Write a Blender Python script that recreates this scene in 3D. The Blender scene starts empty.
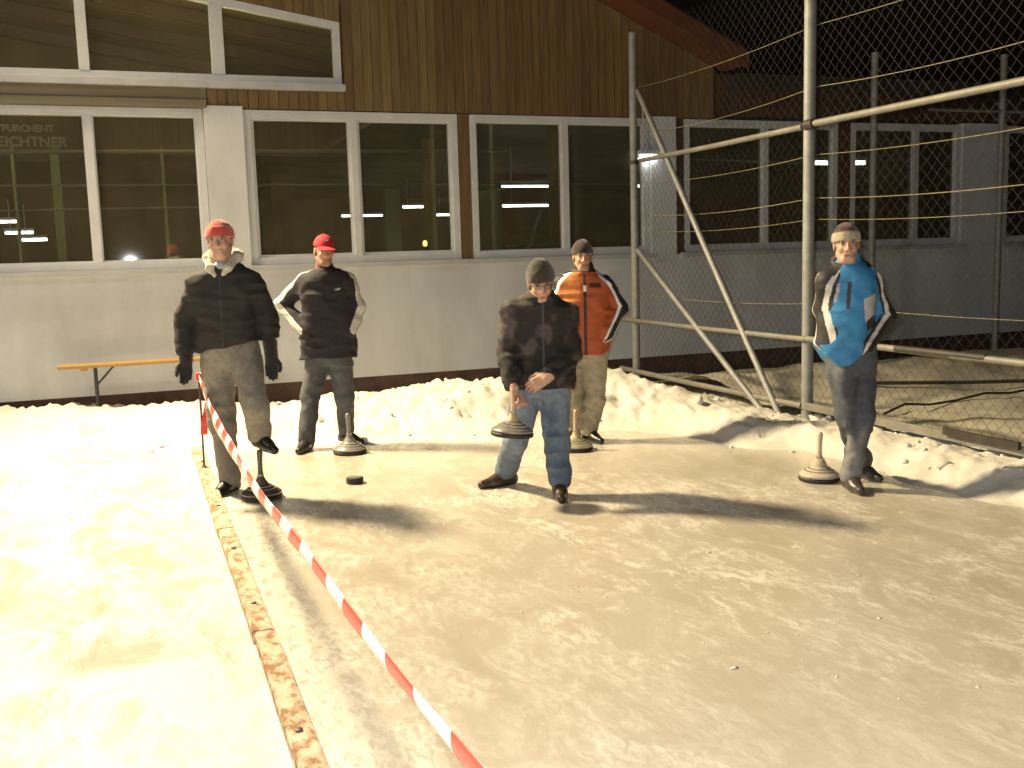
import bpy, bmesh, math, random
import numpy as np
from mathutils import Vector, Matrix

random.seed(7)
R = math.radians
scene = bpy.context.scene
COL = scene.collection

# ------------------------------------------------------------------ camera
F_PX, PITCH, ROLL, PSI = 1008.84, 0.128159, -0.02909, 0.354386   # solved from rails, posts, windows and kerb
CAM = np.array([0.0, 0.0, 1.6])
FW = np.array([math.sin(PSI) * math.cos(PITCH), math.cos(PSI) * math.cos(PITCH), -math.sin(PITCH)])
_rt = np.array([math.cos(PSI), -math.sin(PSI), 0.0])
_up = np.cross(_rt, FW)
RT = math.cos(ROLL) * _rt + math.sin(ROLL) * _up
UP = -math.sin(ROLL) * _rt + math.cos(ROLL) * _up
cd = bpy.data.cameras.new('camera')
cd.sensor_width = 36.0
cd.lens = F_PX / 1024 * 36.0
cd.clip_start = 0.05
cd.clip_end = 1500
cam = bpy.data.objects.new('camera', cd)
COL.objects.link(cam)
cam.matrix_world = Matrix(((RT[0], UP[0], -FW[0], CAM[0]), (RT[1], UP[1], -FW[1], CAM[1]),
                           (RT[2], UP[2], -FW[2], CAM[2]), (0, 0, 0, 1)))
scene.camera = cam

# ------------------------------------------------------------------ night sky
world = bpy.data.worlds.new('World')
scene.world = world
world.use_nodes = True
wn = world.node_tree.nodes
sky = wn.new('ShaderNodeTexSky')
sky.sky_type = 'NISHITA'
sky.sun_disc = False
sky.sun_elevation = R(-3.0)
sky.sun_rotation = R(200)
world.node_tree.links.new(sky.outputs[0], wn['Background'].inputs[0])
wn['Background'].inputs[1].default_value = 0.05

# ------------------------------------------------------------------ lamps that the shadows and glare in the photograph show
FLOOD_POS = Vector((-1.7, 10.5, 6.3))      # floodlight on an arm of the gable: throws the people's shadows on the ice
MAST_POS = Vector((-7.5, 4.6, 8.2))        # white floodlight on a mast left of the rink: throws the brace shadows on the wall


def spot(name, pos, aim, power, colour, size, cone, blend=0.6):
    l = bpy.data.lights.new(name, 'SPOT')
    l.energy = power
    l.color = colour
    l.shadow_soft_size = size
    l.spot_size = R(cone)
    l.spot_blend = blend
    o = bpy.data.objects.new(name, l)
    COL.objects.link(o)
    o.location = pos
    o.rotation_euler = (Vector(aim) - Vector(pos)).to_track_quat('-Z', 'Y').to_euler()
    return o


spot('floodlight_beam', FLOOD_POS + Vector((0.05, -0.08, -0.1)), (1.2, 4.2, 0), 9000, (1.0, 0.80, 0.49), 0.42, 124, 0.9)
spot('mast_floodlight_beam', MAST_POS + Vector((0.1, 0.05, -0.1)), (3, 9.5, 1.0), 1000, (1.0, 0.93, 0.82), 0.3, 100)
fl = bpy.data.lights.new('camera_flash', 'POINT')     # the photographer's flash (the jackets' reflective piping answers it)
fl.energy = 640
fl.color = (1.0, 0.97, 0.93)
fl.shadow_soft_size = 0.03
flo = bpy.data.objects.new('camera_flash', fl)
COL.objects.link(flo)
flo.location = Vector(CAM) + Vector(UP) * 0.06 + Vector(RT) * -0.04 + Vector(FW) * 0.03

scene.view_settings.view_transform = 'Standard'
scene.view_settings.look = 'None'
scene.view_settings.exposure = 0.0
scene.view_settings.gamma = 1.0
scene.view_settings.use_curve_mapping = False
scene.cycles.max_bounces = 8
scene.cycles.transparent_max_bounces = 16
scene.cycles.sample_clamp_indirect = 6.0

# ------------------------------------------------------------------ pixel helpers (a pixel gives a direction, a surface the distance)


def ray(x, y):
    return RT * (x - 512) / F_PX + UP * (384 - y) / F_PX + FW


def on_ground(x, y, z=0.0):
    d = ray(x, y)
    return CAM + d * (z - CAM[2]) / d[2]


def on_x(x, y, X):
    d = ray(x, y)
    return CAM + d * X / d[0]


def on_y(x, y, Y):
    d = ray(x, y)
    return CAM + d * Y / d[1]


# ------------------------------------------------------------------ materials
def mat(name, base=(0.5, 0.5, 0.5), rough=0.6, var=0.15, scale=6.0, bump=0.0, bscale=40.0, metal=0.0,
        second=None, attr=None, spec=0.5, sheen=0.0, stretch=(1, 1, 1), detail=6.0, rvar=0.0, thresh=(0.35, 0.65)):
    m = bpy.data.materials.new(name)
    m.use_nodes = True
    nt = m.node_tree
    N, L = nt.nodes, nt.links
    b = N['Principled BSDF']
    b.inputs['Roughness'].default_value = rough
    b.inputs['Metallic'].default_value = metal
    b.inputs['Specular IOR Level'].default_value = spec
    if sheen:
        b.inputs['Sheen Weight'].default_value = sheen
        b.inputs['Sheen Roughness'].default_value = 0.5
    tc = N.new('ShaderNodeTexCoord')
    mp = N.new('ShaderNodeMapping')
    mp.inputs['Scale'].default_value = stretch
    L.new(tc.outputs['Object'], mp.inputs[0])
    n1 = N.new('ShaderNodeTexNoise')
    n1.inputs['Scale'].default_value = scale
    n1.inputs['Detail'].default_value = detail
    n1.inputs['Roughness'].default_value = 0.6
    L.new(mp.outputs[0], n1.inputs['Vector'])
    mr = N.new('ShaderNodeMapRange')
    mr.inputs['From Min'].default_value = thresh[0]
    mr.inputs['From Max'].default_value = thresh[1]
    L.new(n1.outputs['Fac'], mr.inputs['Value'])
    mix = N.new('ShaderNodeMix')
    mix.data_type = 'RGBA'
    L.new(mr.outputs[0], mix.inputs['Factor'])
    if attr:
        at = N.new('ShaderNodeAttribute')
        at.attribute_name = attr
        hs = N.new('ShaderNodeMix')
        hs.data_type = 'RGBA'
        hs.blend_type = 'MULTIPLY'
        hs.inputs['Factor'].default_value = 1.0
        hs.inputs['B'].default_value = (1 - var, 1 - var, 1 - var, 1)
        L.new(at.outputs['Color'], hs.inputs['A'])
        L.new(hs.outputs['Result'], mix.inputs['A'])
        L.new(at.outputs['Color'], mix.inputs['B'])
    else:
        s = second or tuple(c * (1 - var) for c in base)
        mix.inputs['A'].default_value = (*s, 1)
        mix.inputs['B'].default_value = (*base, 1)
    L.new(mix.outputs['Result'], b.inputs['Base Color'])
    if rvar:
        r2 = N.new('ShaderNodeMapRange')
        r2.inputs['To Min'].default_value = max(0.02, rough - rvar)
        r2.inputs['To Max'].default_value = min(1, rough + rvar)
        L.new(mr.outputs[0], r2.inputs['Value'])
        L.new(r2.outputs[0], b.inputs['Roughness'])
    if bump:
        n2 = N.new('ShaderNodeTexNoise')
        n2.inputs['Scale'].default_value = bscale
        n2.inputs['Detail'].default_value = 4.0
        L.new(mp.outputs[0], n2.inputs['Vector'])
        bp = N.new('ShaderNodeBump')
        bp.inputs['Strength'].default_value = bump
        bp.inputs['Distance'].default_value = 0.01
        L.new(n2.outputs['Fac'], bp.inputs['Height'])
        L.new(bp.outputs[0], b.inputs['Normal'])
    return m


def emit(name, colour, strength):
    m = bpy.data.materials.new(name)
    m.use_nodes = True
    b = m.node_tree.nodes['Principled BSDF']
    b.inputs['Base Color'].default_value = (*colour, 1)
    b.inputs['Emission Color'].default_value = (*colour, 1)
    b.inputs['Emission Strength'].default_value = strength
    return m


def glass_mat(name):
    m = bpy.data.materials.new(name)
    m.use_nodes = True
    N, L = m.node_tree.nodes, m.node_tree.links
    N.remove(N['Principled BSDF'])
    t = N.new('ShaderNodeBsdfTransparent')
    t.inputs[0].default_value = (0.78, 0.82, 0.78, 1)
    gl = N.new('ShaderNodeBsdfGlossy')
    gl.inputs['Roughness'].default_value = 0.03
    fr = N.new('ShaderNodeFresnel')
    fr.inputs[0].default_value = 1.5
    mx = N.new('ShaderNodeMixShader')
    L.new(fr.outputs[0], mx.inputs[0])
    L.new(t.outputs[0], mx.inputs[1])
    L.new(gl.outputs[0], mx.inputs[2])
    # thin dust film, strengthened to stand in for reflections of lit snow and ice
    df = N.new('ShaderNodeBsdfDiffuse')
    df.inputs[0].default_value = (0.5, 0.43, 0.28, 1)
    tc = N.new('ShaderNodeTexCoord')
    no = N.new('ShaderNodeTexNoise')
    no.inputs['Scale'].default_value = 3.0
    no.inputs['Detail'].default_value = 8.0
    L.new(tc.outputs['Object'], no.inputs['Vector'])
    mr = N.new('ShaderNodeMapRange')
    mr.inputs['To Min'].default_value = 0.03
    mr.inputs['To Max'].default_value = 0.11
    L.new(no.outputs['Fac'], mr.inputs['Value'])
    m2 = N.new('ShaderNodeMixShader')
    L.new(mr.outputs[0], m2.inputs[0])
    L.new(mx.outputs[0], m2.inputs[1])
    L.new(df.outputs[0], m2.inputs[2])
    L.new(m2.outputs[0], N['Material Output'].inputs[0])
    return m


def ice_mat(name, frost):
    """frost = 0..1 how much of the sheet is white rime; the rest is worn, slightly dirty clear ice"""
    m = bpy.data.materials.new(name)
    m.use_nodes = True
    N, L = m.node_tree.nodes, m.node_tree.links
    b = N['Principled BSDF']
    tc = N.new('ShaderNodeTexCoord')

    def noise(scale, detail, stretch=(1, 1, 1), rot=0.0, dist=0.0, rough=0.6):
        mp = N.new('ShaderNodeMapping')
        mp.inputs['Scale'].default_value = stretch
        mp.inputs['Rotation'].default_value = (0, 0, rot)
        L.new(tc.outputs['Object'], mp.inputs[0])
        n = N.new('ShaderNodeTexNoise')
        n.inputs['Scale'].default_value = scale
        n.inputs['Detail'].default_value = detail
        n.inputs['Roughness'].default_value = rough
        n.inputs['Distortion'].default_value = dist
        L.new(mp.outputs[0], n.inputs['Vector'])
        return n.outputs['Fac']

    def rng(s, a, c, lo=0.0, hi=1.0):
        r = N.new('ShaderNodeMapRange')
        r.inputs['From Min'].default_value = a
        r.inputs['From Max'].default_value = c
        r.inputs['To Min'].default_value = lo
        r.inputs['To Max'].default_value = hi
        L.new(s, r.inputs['Value'])
        return r.outputs[0]

    def op(kind, a, c):
        o = N.new('ShaderNodeMath')
        o.operation = kind
        o.use_clamp = True
        for i, v in enumerate((a, c)):
            if isinstance(v, (int, float)):
                o.inputs[i].default_value = v
            else:
                L.new(v, o.inputs[i])
        return o.outputs[0]

    big = noise(0.55, 5, dist=0.6)
    mid = noise(3.4, 10, (1, 0.5, 1), 0.35, 1.1, 0.72)
    fine = noise(24, 10, (1, 0.42, 1), 0.3, 0.5, 0.75)
    scr = noise(9, 6, (1, 0.07, 1), 0.55, 0.25)
    scr2 = noise(11, 6, (1, 0.06, 1), -0.35, 0.3)
    o = 0.13 * (frost - 0.25)
    patch = op('MULTIPLY', rng(mid, 0.44 - o, 0.62 - o), rng(fine, 0.40, 0.56))
    patch = op('MULTIPLY', patch, rng(big, 0.38, 0.60, 0.30, 1.0))
    lines = op('MULTIPLY', op('MAXIMUM', rng(scr, 0.62, 0.70), rng(scr2, 0.64, 0.72)), rng(big, 0.40, 0.65, 0.02, 0.40))
    vo = N.new('ShaderNodeTexVoronoi')
    vo.inputs['Scale'].default_value = 2.3
    L.new(tc.outputs['Object'], vo.inputs['Vector'])
    chips = op('MULTIPLY', rng(vo.outputs['Distance'], 0.085, 0.05), rng(fine, 0.46, 0.52))
    sx = N.new('ShaderNodeSeparateXYZ')
    L.new(tc.outputs['Object'], sx.inputs[0])
    dist = op('ABSOLUTE', op('ADD', sx.outputs['X'], -0.41), 0)
    for nd in N:
        if nd.type == 'MATH':
            nd.use_clamp = nd.operation not in ('ABSOLUTE', 'ADD')
    ker = op('MULTIPLY', rng(dist, 0.42, 0.06), rng(fine, 0.34, 0.55))
    left = op('MULTIPLY', rng(sx.outputs['X'], 0.4, 3.2, 0.85, 0.0), op('MULTIPLY', rng(mid, 0.40, 0.58), rng(fine, 0.38, 0.58)))
    patch = op('MAXIMUM', patch, left)
    white = op('MAXIMUM', op('MAXIMUM', patch, lines), op('MAXIMUM', chips, ker))
    if frost > 0.5:
        white = op('MAXIMUM', white, op('MULTIPLY', rng(mid, 0.38, 0.54, 0.15, 1.0), rng(big, 0.36, 0.50, 0.15, 1.0)))
    mx = N.new('ShaderNodeMix')
    mx.data_type = 'RGBA'
    L.new(rng(noise(1.3, 7, dist=0.5), 0.3, 0.7), mx.inputs['Factor'])
    mx.inputs['A'].default_value = (0.42, 0.375, 0.295, 1)
    mx.inputs['B'].default_value = (0.49, 0.445, 0.355, 1)
    m2 = N.new('ShaderNodeMix')
    m2.data_type = 'RGBA'
    L.new(white, m2.inputs['Factor'])
    L.new(mx.outputs['Result'], m2.inputs['A'])
    m2.inputs['B'].default_value = (0.72, 0.70, 0.63, 1) if frost < 0.5 else (0.66, 0.645, 0.59, 1)
    L.new(m2.outputs['Result'], b.inputs['Base Color'])
    L.new(rng(white, 0, 1, 0.15, 0.5), b.inputs['Roughness'])
    b.inputs['Specular IOR Level'].default_value = 0.45
    b.inputs['IOR'].default_value = 1.31
    b.inputs['Coat Weight'].default_value = 0.5 if frost < 0.5 else 0.05
    b.inputs['Coat Roughness'].default_value = 0.12
    b.inputs['Coat IOR'].default_value = 1.31
    bp = N.new('ShaderNodeBump')
    bp.inputs['Strength'].default_value = 0.38
    bp.inputs['Distance'].default_value = 0.012
    h = op('ADD', op('MULTIPLY', mid, 0.6), op('MULTIPLY', white, 0.25))
    L.new(h, bp.inputs['Height'])
    L.new(bp.outputs[0], b.inputs['Normal'])
    L.new(bp.outputs[0], b.inputs['Coat Normal'])
    return m


M = {}
M['snow'] = mat('snow', (0.64, 0.61, 0.54), 0.75, scale=5, second=(0.56, 0.53, 0.46), bump=0.6, bscale=20, thresh=(0.3, 0.6))
M['snow_far'] = mat('snow_trampled', (0.62, 0.58, 0.46), 0.8, scale=2, second=(0.42, 0.38, 0.29), bump=0.6, bscale=14)
M['ice'] = ice_mat('worn_ice', 0.3)
M['ice_left'] = ice_mat('rimed_ice', 0.95)
M['render'] = mat('painted_render', (0.54, 0.57, 0.605), 0.85, scale=1.6, second=(0.44, 0.455, 0.47), bump=0.3, bscale=90, detail=9, stretch=(1, 1, 0.45), thresh=(0.32, 0.6))
M['plinth'] = mat('brown_plinth', (0.11, 0.06, 0.04), 0.8, scale=7, second=(0.055, 0.035, 0.028), bump=0.3, bscale=60)
M['frame'] = mat('white_window_frame', (0.52, 0.54, 0.555), 0.45, scale=4, var=0.12)
M['sill'] = mat('grey_window_sill', (0.38, 0.39, 0.41), 0.5, scale=5, var=0.15)
M['glass'] = glass_mat('window_glass')
M['fascia'] = mat('weathered_fascia', (0.17, 0.145, 0.095), 0.7, scale=3, var=0.25, stretch=(0.2, 1, 4))
for i, (a, s) in enumerate([((0.165, 0.108, 0.036), (0.095, 0.058, 0.02)), ((0.180, 0.120, 0.042), (0.11, 0.07, 0.025)),
                            ((0.142, 0.088, 0.031), (0.085, 0.05, 0.018)), ((0.155, 0.10, 0.036), (0.095, 0.057, 0.021))]):
    M['plank%d' % i] = mat('larch_plank_%d' % i, a, 0.7, scale=5, second=s, stretch=(5, 5, 0.35), bump=0.2, bscale=16)
M['beam_dark'] = mat('dark_wood', (0.075, 0.04, 0.02), 0.7, scale=5, var=0.4, stretch=(4, 4, 0.4), bump=0.3, bscale=20)
M['verge'] = mat('orange_brown_verge', (0.12, 0.042, 0.016), 0.6, scale=4, var=0.3)
M['roof'] = mat('dark_roof', (0.03, 0.022, 0.018), 0.8, scale=6, var=0.3)
M['galv'] = mat('galvanised_steel', (0.31, 0.315, 0.30), 0.6, scale=9, second=(0.23, 0.23, 0.215), metal=0.35, bump=0.1, bscale=60)
M['rail'] = mat('dull_pipe', (0.25, 0.24, 0.205), 0.6, scale=7, second=(0.18, 0.17, 0.14), metal=0.25, bump=0.1)
M['mesh'] = mat('green_grey_wire', (0.017, 0.018, 0.013), 0.5, scale=20, var=0.2)
M['wire'] = mat('tension_wire', (0.30, 0.26, 0.13), 0.5, scale=20, var=0.2)
M['dark_board'] = mat('dark_wet_board', (0.045, 0.035, 0.025), 0.6, scale=6, var=0.4)
M['bench_wood'] = mat('varnished_bench', (0.40, 0.24, 0.06), 0.45, scale=4, second=(0.30, 0.17, 0.04), stretch=(0.4, 5, 5), bump=0.1)
M['dark_metal'] = mat('dark_green_metal', (0.035, 0.04, 0.035), 0.5, scale=10, var=0.3)
M['kerb'] = mat('frosted_old_timber', (0.56, 0.45, 0.32), 0.8, scale=22, second=(0.27, 0.135, 0.05), stretch=(1, 0.6, 1), bump=0.5, bscale=45, thresh=(0.40, 0.56), detail=9)
M['iron'] = mat('iron_rod', (0.09, 0.08, 0.075), 0.5, scale=20, var=0.4, metal=0.6)
M['black_rubber'] = mat('black_rubber', (0.022, 0.02, 0.018), 0.6, scale=30, var=0.3)
M['stock_pale'] = mat('pale_stock_body', (0.55, 0.47, 0.36), 0.35, scale=8, var=0.2)
M['stock_wood'] = mat('pale_turned_wood', (0.50, 0.38, 0.24), 0.45, scale=9, second=(0.40, 0.28, 0.16), stretch=(3, 3, 0.5))
M['stock_dark'] = mat('dark_stock_body', (0.085, 0.065, 0.055), 0.35, scale=9, var=0.3)
M['stock_grey'] = mat('grey_stock_body', (0.22, 0.20, 0.17), 0.35, scale=9, var=0.3)
M['stock_green'] = mat('olive_stock_body', (0.33, 0.29, 0.16), 0.35, scale=9, var=0.3)
M['stem_dark'] = mat('dark_stem', (0.12, 0.09, 0.075), 0.4, scale=9, var=0.3)
M['stem_grey'] = mat('grey_stem', (0.27, 0.24, 0.22), 0.4, scale=9, var=0.3)
M['ring'] = mat('metal_ring', (0.42, 0.40, 0.36), 0.35, scale=12, var=0.2, metal=0.5)
M['blue_ring'] = mat('blue_ring', (0.08, 0.10, 0.25), 0.4, scale=12, var=0.2)
M['skin'] = mat('skin', attr='Col', rough=0.5, var=0.08, scale=30)
M['cloth'] = mat('woven_fabric', attr='Col', rough=0.85, var=0.28, scale=55, bump=0.35, bscale=160)
M['denim'] = mat('denim', attr='Col', rough=0.85, var=0.30, scale=26, bump=0.3, bscale=220)
M['nylon'] = mat('nylon_shell', attr='Col', rough=0.68, var=0.22, scale=14, bump=0.25, bscale=30)
M['knit'] = mat('knit_wool', attr='Col', rough=0.95, var=0.35, scale=110, bump=0.7, bscale=130, sheen=0.3)
M['leather'] = mat('leather', attr='Col', rough=0.34, var=0.3, scale=40, bump=0.2, bscale=90)
M['tape_white'] = mat('white_tape', (0.80, 0.79, 0.76), 0.4, scale=9, var=0.06)
M['tube'] = emit('fluorescent_tube', (0.95, 1.0, 0.92), 22.0)
M['tube_fill'] = emit('ceiling_fill_tube', (1.0, 0.82, 0.48), 230.0)  # for the hidden tubes added to brighten the ceiling boards
M['amber'] = emit('amber_lamp', (1.0, 0.72, 0.25), 3.0)
M['hall_wall'] = mat('hall_wall', (0.22, 0.145, 0.06), 0.8, scale=1.5, var=0.4)
M['hall_green'] = mat('pale_green_panel', (0.20, 0.24, 0.12), 0.7, scale=2, var=0.2)
M['hall_post'] = mat('yellow_timber_post', (0.20, 0.15, 0.035), 0.7, scale=3, var=0.3)
M['hall_floor'] = mat('hall_floor', (0.10, 0.10, 0.085), 0.4, scale=2, var=0.3)
M['reflection_rod'] = mat('pale_reflection_rod', (0.22, 0.215, 0.17), 0.5, scale=4, var=0.15)
M['letter'] = mat('grey_lettering', (0.40, 0.37, 0.27), 0.6, scale=20, var=0.2)
M['housing'] = mat('lamp_housing', (0.06, 0.06, 0.06), 0.5, scale=10, var=0.2)
M['lens'] = emit('lamp_lens', (1.0, 0.85, 0.6), 20.0)


# ------------------------------------------------------------------ object helpers
def tag(o, label=None, cat=None, group=None, kind=None):
    if label:
        o['label'] = label
    if cat:
        o['category'] = cat
    if group:
        o['group'] = group
    if kind:
        o['kind'] = kind
    return o


def empty(name, loc=(0, 0, 0), rz=0.0):
    o = bpy.data.objects.new(name, None)
    COL.objects.link(o)
    o.location = loc
    o.rotation_euler = (0, 0, rz)
    o.empty_display_size = 0.1
    return o


class MB:
    def __init__(s):
        s.v, s.f = [], []

    def box(s, lo, hi, bev=0.0):
        x0, y0, z0 = lo
        x1, y1, z1 = hi
        n = len(s.v)
        s.v += [(x0, y0, z0), (x1, y0, z0), (x1, y1, z0), (x0, y1, z0), (x0, y0, z1), (x1, y0, z1), (x1, y1, z1), (x0, y1, z1)]
        s.f += [tuple(n + i for i in q) for q in ((0, 3, 2, 1), (4, 5, 6, 7), (0, 1, 5, 4), (1, 2, 6, 5), (2, 3, 7, 6), (3, 0, 4, 7))]
        return s

    def prism(s, poly, axis, a, b):
        """poly in the plane across `axis`, extruded from a to b. axis 'y': poly (x,z); axis 'z': poly (x,y)"""
        n, k = len(s.v), len(poly)
        for t in (a, b):
            for p in poly:
                s.v.append((p[0], t, p[1]) if axis == 'y' else ((p[0], p[1], t) if axis == 'z' else (t, p[0], p[1])))
        s.f.append(tuple(n + i for i in range(k)))
        s.f.append(tuple(n + k + i for i in reversed(range(k))))
        for i in range(k):
            j = (i + 1) % k
            s.f.append((n + j, n + i, n + k + i, n + k + j))
        return s

    def tube(s, pts, r, seg=8, caps=True):
        pts = [Vector(p) for p in pts]
        rs = r if isinstance(r, (list, tuple)) else [r] * len(pts)
        n0 = len(s.v)
        ref = None
        for i, p in enumerate(pts):
            t = (pts[min(i + 1, len(pts) - 1)] - pts[max(i - 1, 0)]).normalized()
            if ref is None:
                ref = t.orthogonal().normalized()
            ref = (ref - t * ref.dot(t)).normalized()
            b = t.cross(ref)
            for k in range(seg):
                a = 2 * math.pi * k / seg
                s.v.append(tuple(p + (ref * math.cos(a) + b * math.sin(a)) * rs[i]))
        for i in range(len(pts) - 1):
            for k in range(seg):
                q = (k + 1) % seg
                s.f.append((n0 + i * seg + k, n0 + i * seg + q, n0 + (i + 1) * seg + q, n0 + (i + 1) * seg + k))
        if caps:
            s.f.append(tuple(n0 + k for k in reversed(range(seg))))
            e = n0 + (len(pts) - 1) * seg
            s.f.append(tuple(e + k for k in range(seg)))
        return s

    def lathe(s, prof, seg=40):
        """prof = [(r, z)...] bottom to top"""
        n0 = len(s.v)
        for (r, z) in prof:
            for k in range(seg):
                a = 2 * math.pi * k / seg
                s.v.append((r * math.cos(a), r * math.sin(a), z))
        for i in range(len(prof) - 1):
            for k in range(seg):
                q = (k + 1) % seg
                s.f.append((n0 + i * seg + k, n0 + i * seg + q, n0 + (i + 1) * seg + q, n0 + (i + 1) * seg + k))
        s.f.append(tuple(n0 + k for k in reversed(range(seg))))
        e = n0 + (len(prof) - 1) * seg
        s.f.append(tuple(e + k for k in range(seg)))
        return s

    def build(s, name, material, parent=None, smooth=False, bevel=0.0, loc=None):
        me = bpy.data.meshes.new(name)
        me.from_pydata(s.v, [], s.f)
        if bevel:
            bm = bmesh.new()
            bm.from_mesh(me)
            bmesh.ops.bevel(bm, geom=bm.edges[:], offset=bevel, segments=2, affect='EDGES', profile=0.7)
            bm.to_mesh(me)
            bm.free()
        me.materials.append(M[material] if isinstance(material, str) else material)
        if smooth:
            me.polygons.foreach_set('use_smooth', [True] * len(me.polygons))
            if smooth != 'all':
                me.set_sharp_from_angle(angle=R(38))
        o = bpy.data.objects.new(name, me)
        COL.objects.link(o)
        if parent:
            o.parent = parent
        if loc is not None:
            o.location = loc
        return o


def quads(name, V, Q, material, parent=None, smooth=True, col=None):
    me = bpy.data.meshes.new(name)
    V = np.asarray(V, np.float32)
    Q = np.asarray(Q, np.int32)
    me.vertices.add(len(V))
    me.vertices.foreach_set('co', V.ravel())
    me.loops.add(Q.size)
    me.loops.foreach_set('vertex_index', Q.ravel())
    me.polygons.add(len(Q))
    me.polygons.foreach_set('loop_start', np.arange(len(Q), dtype=np.int32) * Q.shape[1])
    me.update(calc_edges=True)
    me.validate()
    if smooth:
        me.polygons.foreach_set('use_smooth', np.ones(len(me.polygons), bool))
    if col is not None:
        a = me.color_attributes.new('Col', 'FLOAT_COLOR', 'POINT')
        c4 = np.ones((len(V), 4), np.float32)
        c4[:, :3] = col
        a.data.foreach_set('color', c4.ravel())
    me.materials.append(M[material] if isinstance(material, str) else material)
    o = bpy.data.objects.new(name, me)
    COL.objects.link(o)
    if parent:
        o.parent = parent
    return o


# ------------------------------------------------------------------ numpy value noise
_lat = np.random.RandomState(3).rand(64, 64, 64).astype(np.float32)


def vnoise(x, y, z):
    x, y, z = np.broadcast_arrays(np.asarray(x, np.float32), np.asarray(y, np.float32), np.asarray(z, np.float32))
    xi, yi, zi = np.floor(x).astype(np.int32), np.floor(y).astype(np.int32), np.floor(z).astype(np.int32)
    fx, fy, fz = x - xi, y - yi, z - zi
    fx, fy, fz = fx * fx * (3 - 2 * fx), fy * fy * (3 - 2 * fy), fz * fz * (3 - 2 * fz)
    xi &= 63
    yi &= 63
    zi &= 63
    x1, y1, z1 = (xi + 1) & 63, (yi + 1) & 63, (zi + 1) & 63
    c00 = _lat[xi, yi, zi] * (1 - fx) + _lat[x1, yi, zi] * fx
    c10 = _lat[xi, y1, zi] * (1 - fx) + _lat[x1, y1, zi] * fx
    c01 = _lat[xi, yi, z1] * (1 - fx) + _lat[x1, yi, z1] * fx
    c11 = _lat[xi, y1, z1] * (1 - fx) + _lat[x1, y1, z1] * fx
    return ((c00 * (1 - fy) + c10 * fy) * (1 - fz) + (c01 * (1 - fy) + c11 * fy) * fz) * 2 - 1


def fbm(x, y, z, octv=4, gain=0.5):
    s, a, f = 0, 1.0, 1.0
    for i in range(octv):
        s = s + a * vnoise(x * f + 11.3 * i, y * f + 5.7 * i, z * f + 3.1 * i)
        a *= gain
        f *= 2.03
    return s


def sstep(a, b, x):
    t = np.clip((x - a) / (b - a), 0, 1)
    return t * t * (3 - 2 * t)


# ================================================================== THE SETTING
g = MB()
g.v = [(-300, -300, -0.05), (300, -300, -0.05), (300, 300, -0.05), (-300, 300, -0.05)]
g.f = [(0, 1, 2, 3)]
tag(g.build('ground', 'snow_far'), kind='structure')


def ice_sheet(name, x0, x1, y0, y1, material):
    m = MB()
    m.v = [(x0, y0, 0), (x1, y0, 0), (x1, y1, 0), (x0, y1, 0)]
    m.f = [(0, 1, 2, 3)]
    tag(m.build(name, material), kind='structure')


ice_sheet('ice_lane_left', -9, 0.41, -5, 10.2, 'ice_left')
ice_sheet('ice_lane_right', 0.41, 5.3, -5, 9.6, 'ice')

# snow heaped round the rink: rises from the foot line seen in the photograph
FOOT = np.array([on_ground(*q)[:2] for q in ((-420, 470), (0, 455), (100, 450), (200, 452), (300, 447), (460, 443), (540, 435),
                                            (620, 430), (700, 440), (800, 458), (900, 482), (1024, 515))] + [[4.82, 3.0], [4.82, -4.0]])


def foot_distance(x, y):
    best = np.full(x.shape, 1e9)
    sign = np.ones(x.shape)
    for a, b in zip(FOOT[:-1], FOOT[1:]):
        ab = b - a
        t = np.clip(((x - a[0]) * ab[0] + (y - a[1]) * ab[1]) / (ab @ ab), 0, 1)
        dx, dy = x - a[0] - t * ab[0], y - a[1] - t * ab[1]
        d = np.hypot(dx, dy)
        s = np.where(ab[0] * dy - ab[1] * dx > 0, 1.0, -1.0)
        sign = np.where(d < best - 1e-9, s, sign)
        best = np.minimum(best, d)
    return best * sign


def snow_height(x, y):
    d = foot_distance(x, y) + 0.16 * fbm(x * 1.7, y * 1.7, 0.3, 4)
    wallside = sstep(5.2, 4.2, x)                       # heap along the wall, lower bank along the fence
    H = (0.285 - 0.075 * sstep(2.6, 0.6, x)) * wallside + 0.16 * (1 - wallside)
    H = H + 0.17 * np.exp(-((x - 4.3) / 0.9) ** 2 - ((y - 9.0) / 0.8) ** 2)
    H = H + 0.06 * np.exp(-((x - 2.9) / 0.8) ** 2 - ((y - 9.2) / 0.6) ** 2)
    up = sstep(-0.02, 0.95, d) * wallside + sstep(-0.02, 0.5, d) * (1 - wallside)
    down = 1 - sstep(1.35, 2.1, d) * wallside * 0.75 - sstep(0.75, 1.5, d) * (1 - wallside) * 0.8
    lump = fbm(x * 3.1, y * 3.1, 1.7, 5, 0.55)
    fine = np.abs(fbm(x * 9, y * 9, 4.2, 3, 0.55))
    near = sstep(0.0, 0.5, d)
    h = H * up * down + near * (0.052 * lump + 0.045 * fine - 0.02) * (0.65 + 0.35 * wallside)
    return h + np.where(d < 0, -0.03, 0) * sstep(0, -0.05, d) - 0.004


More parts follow.
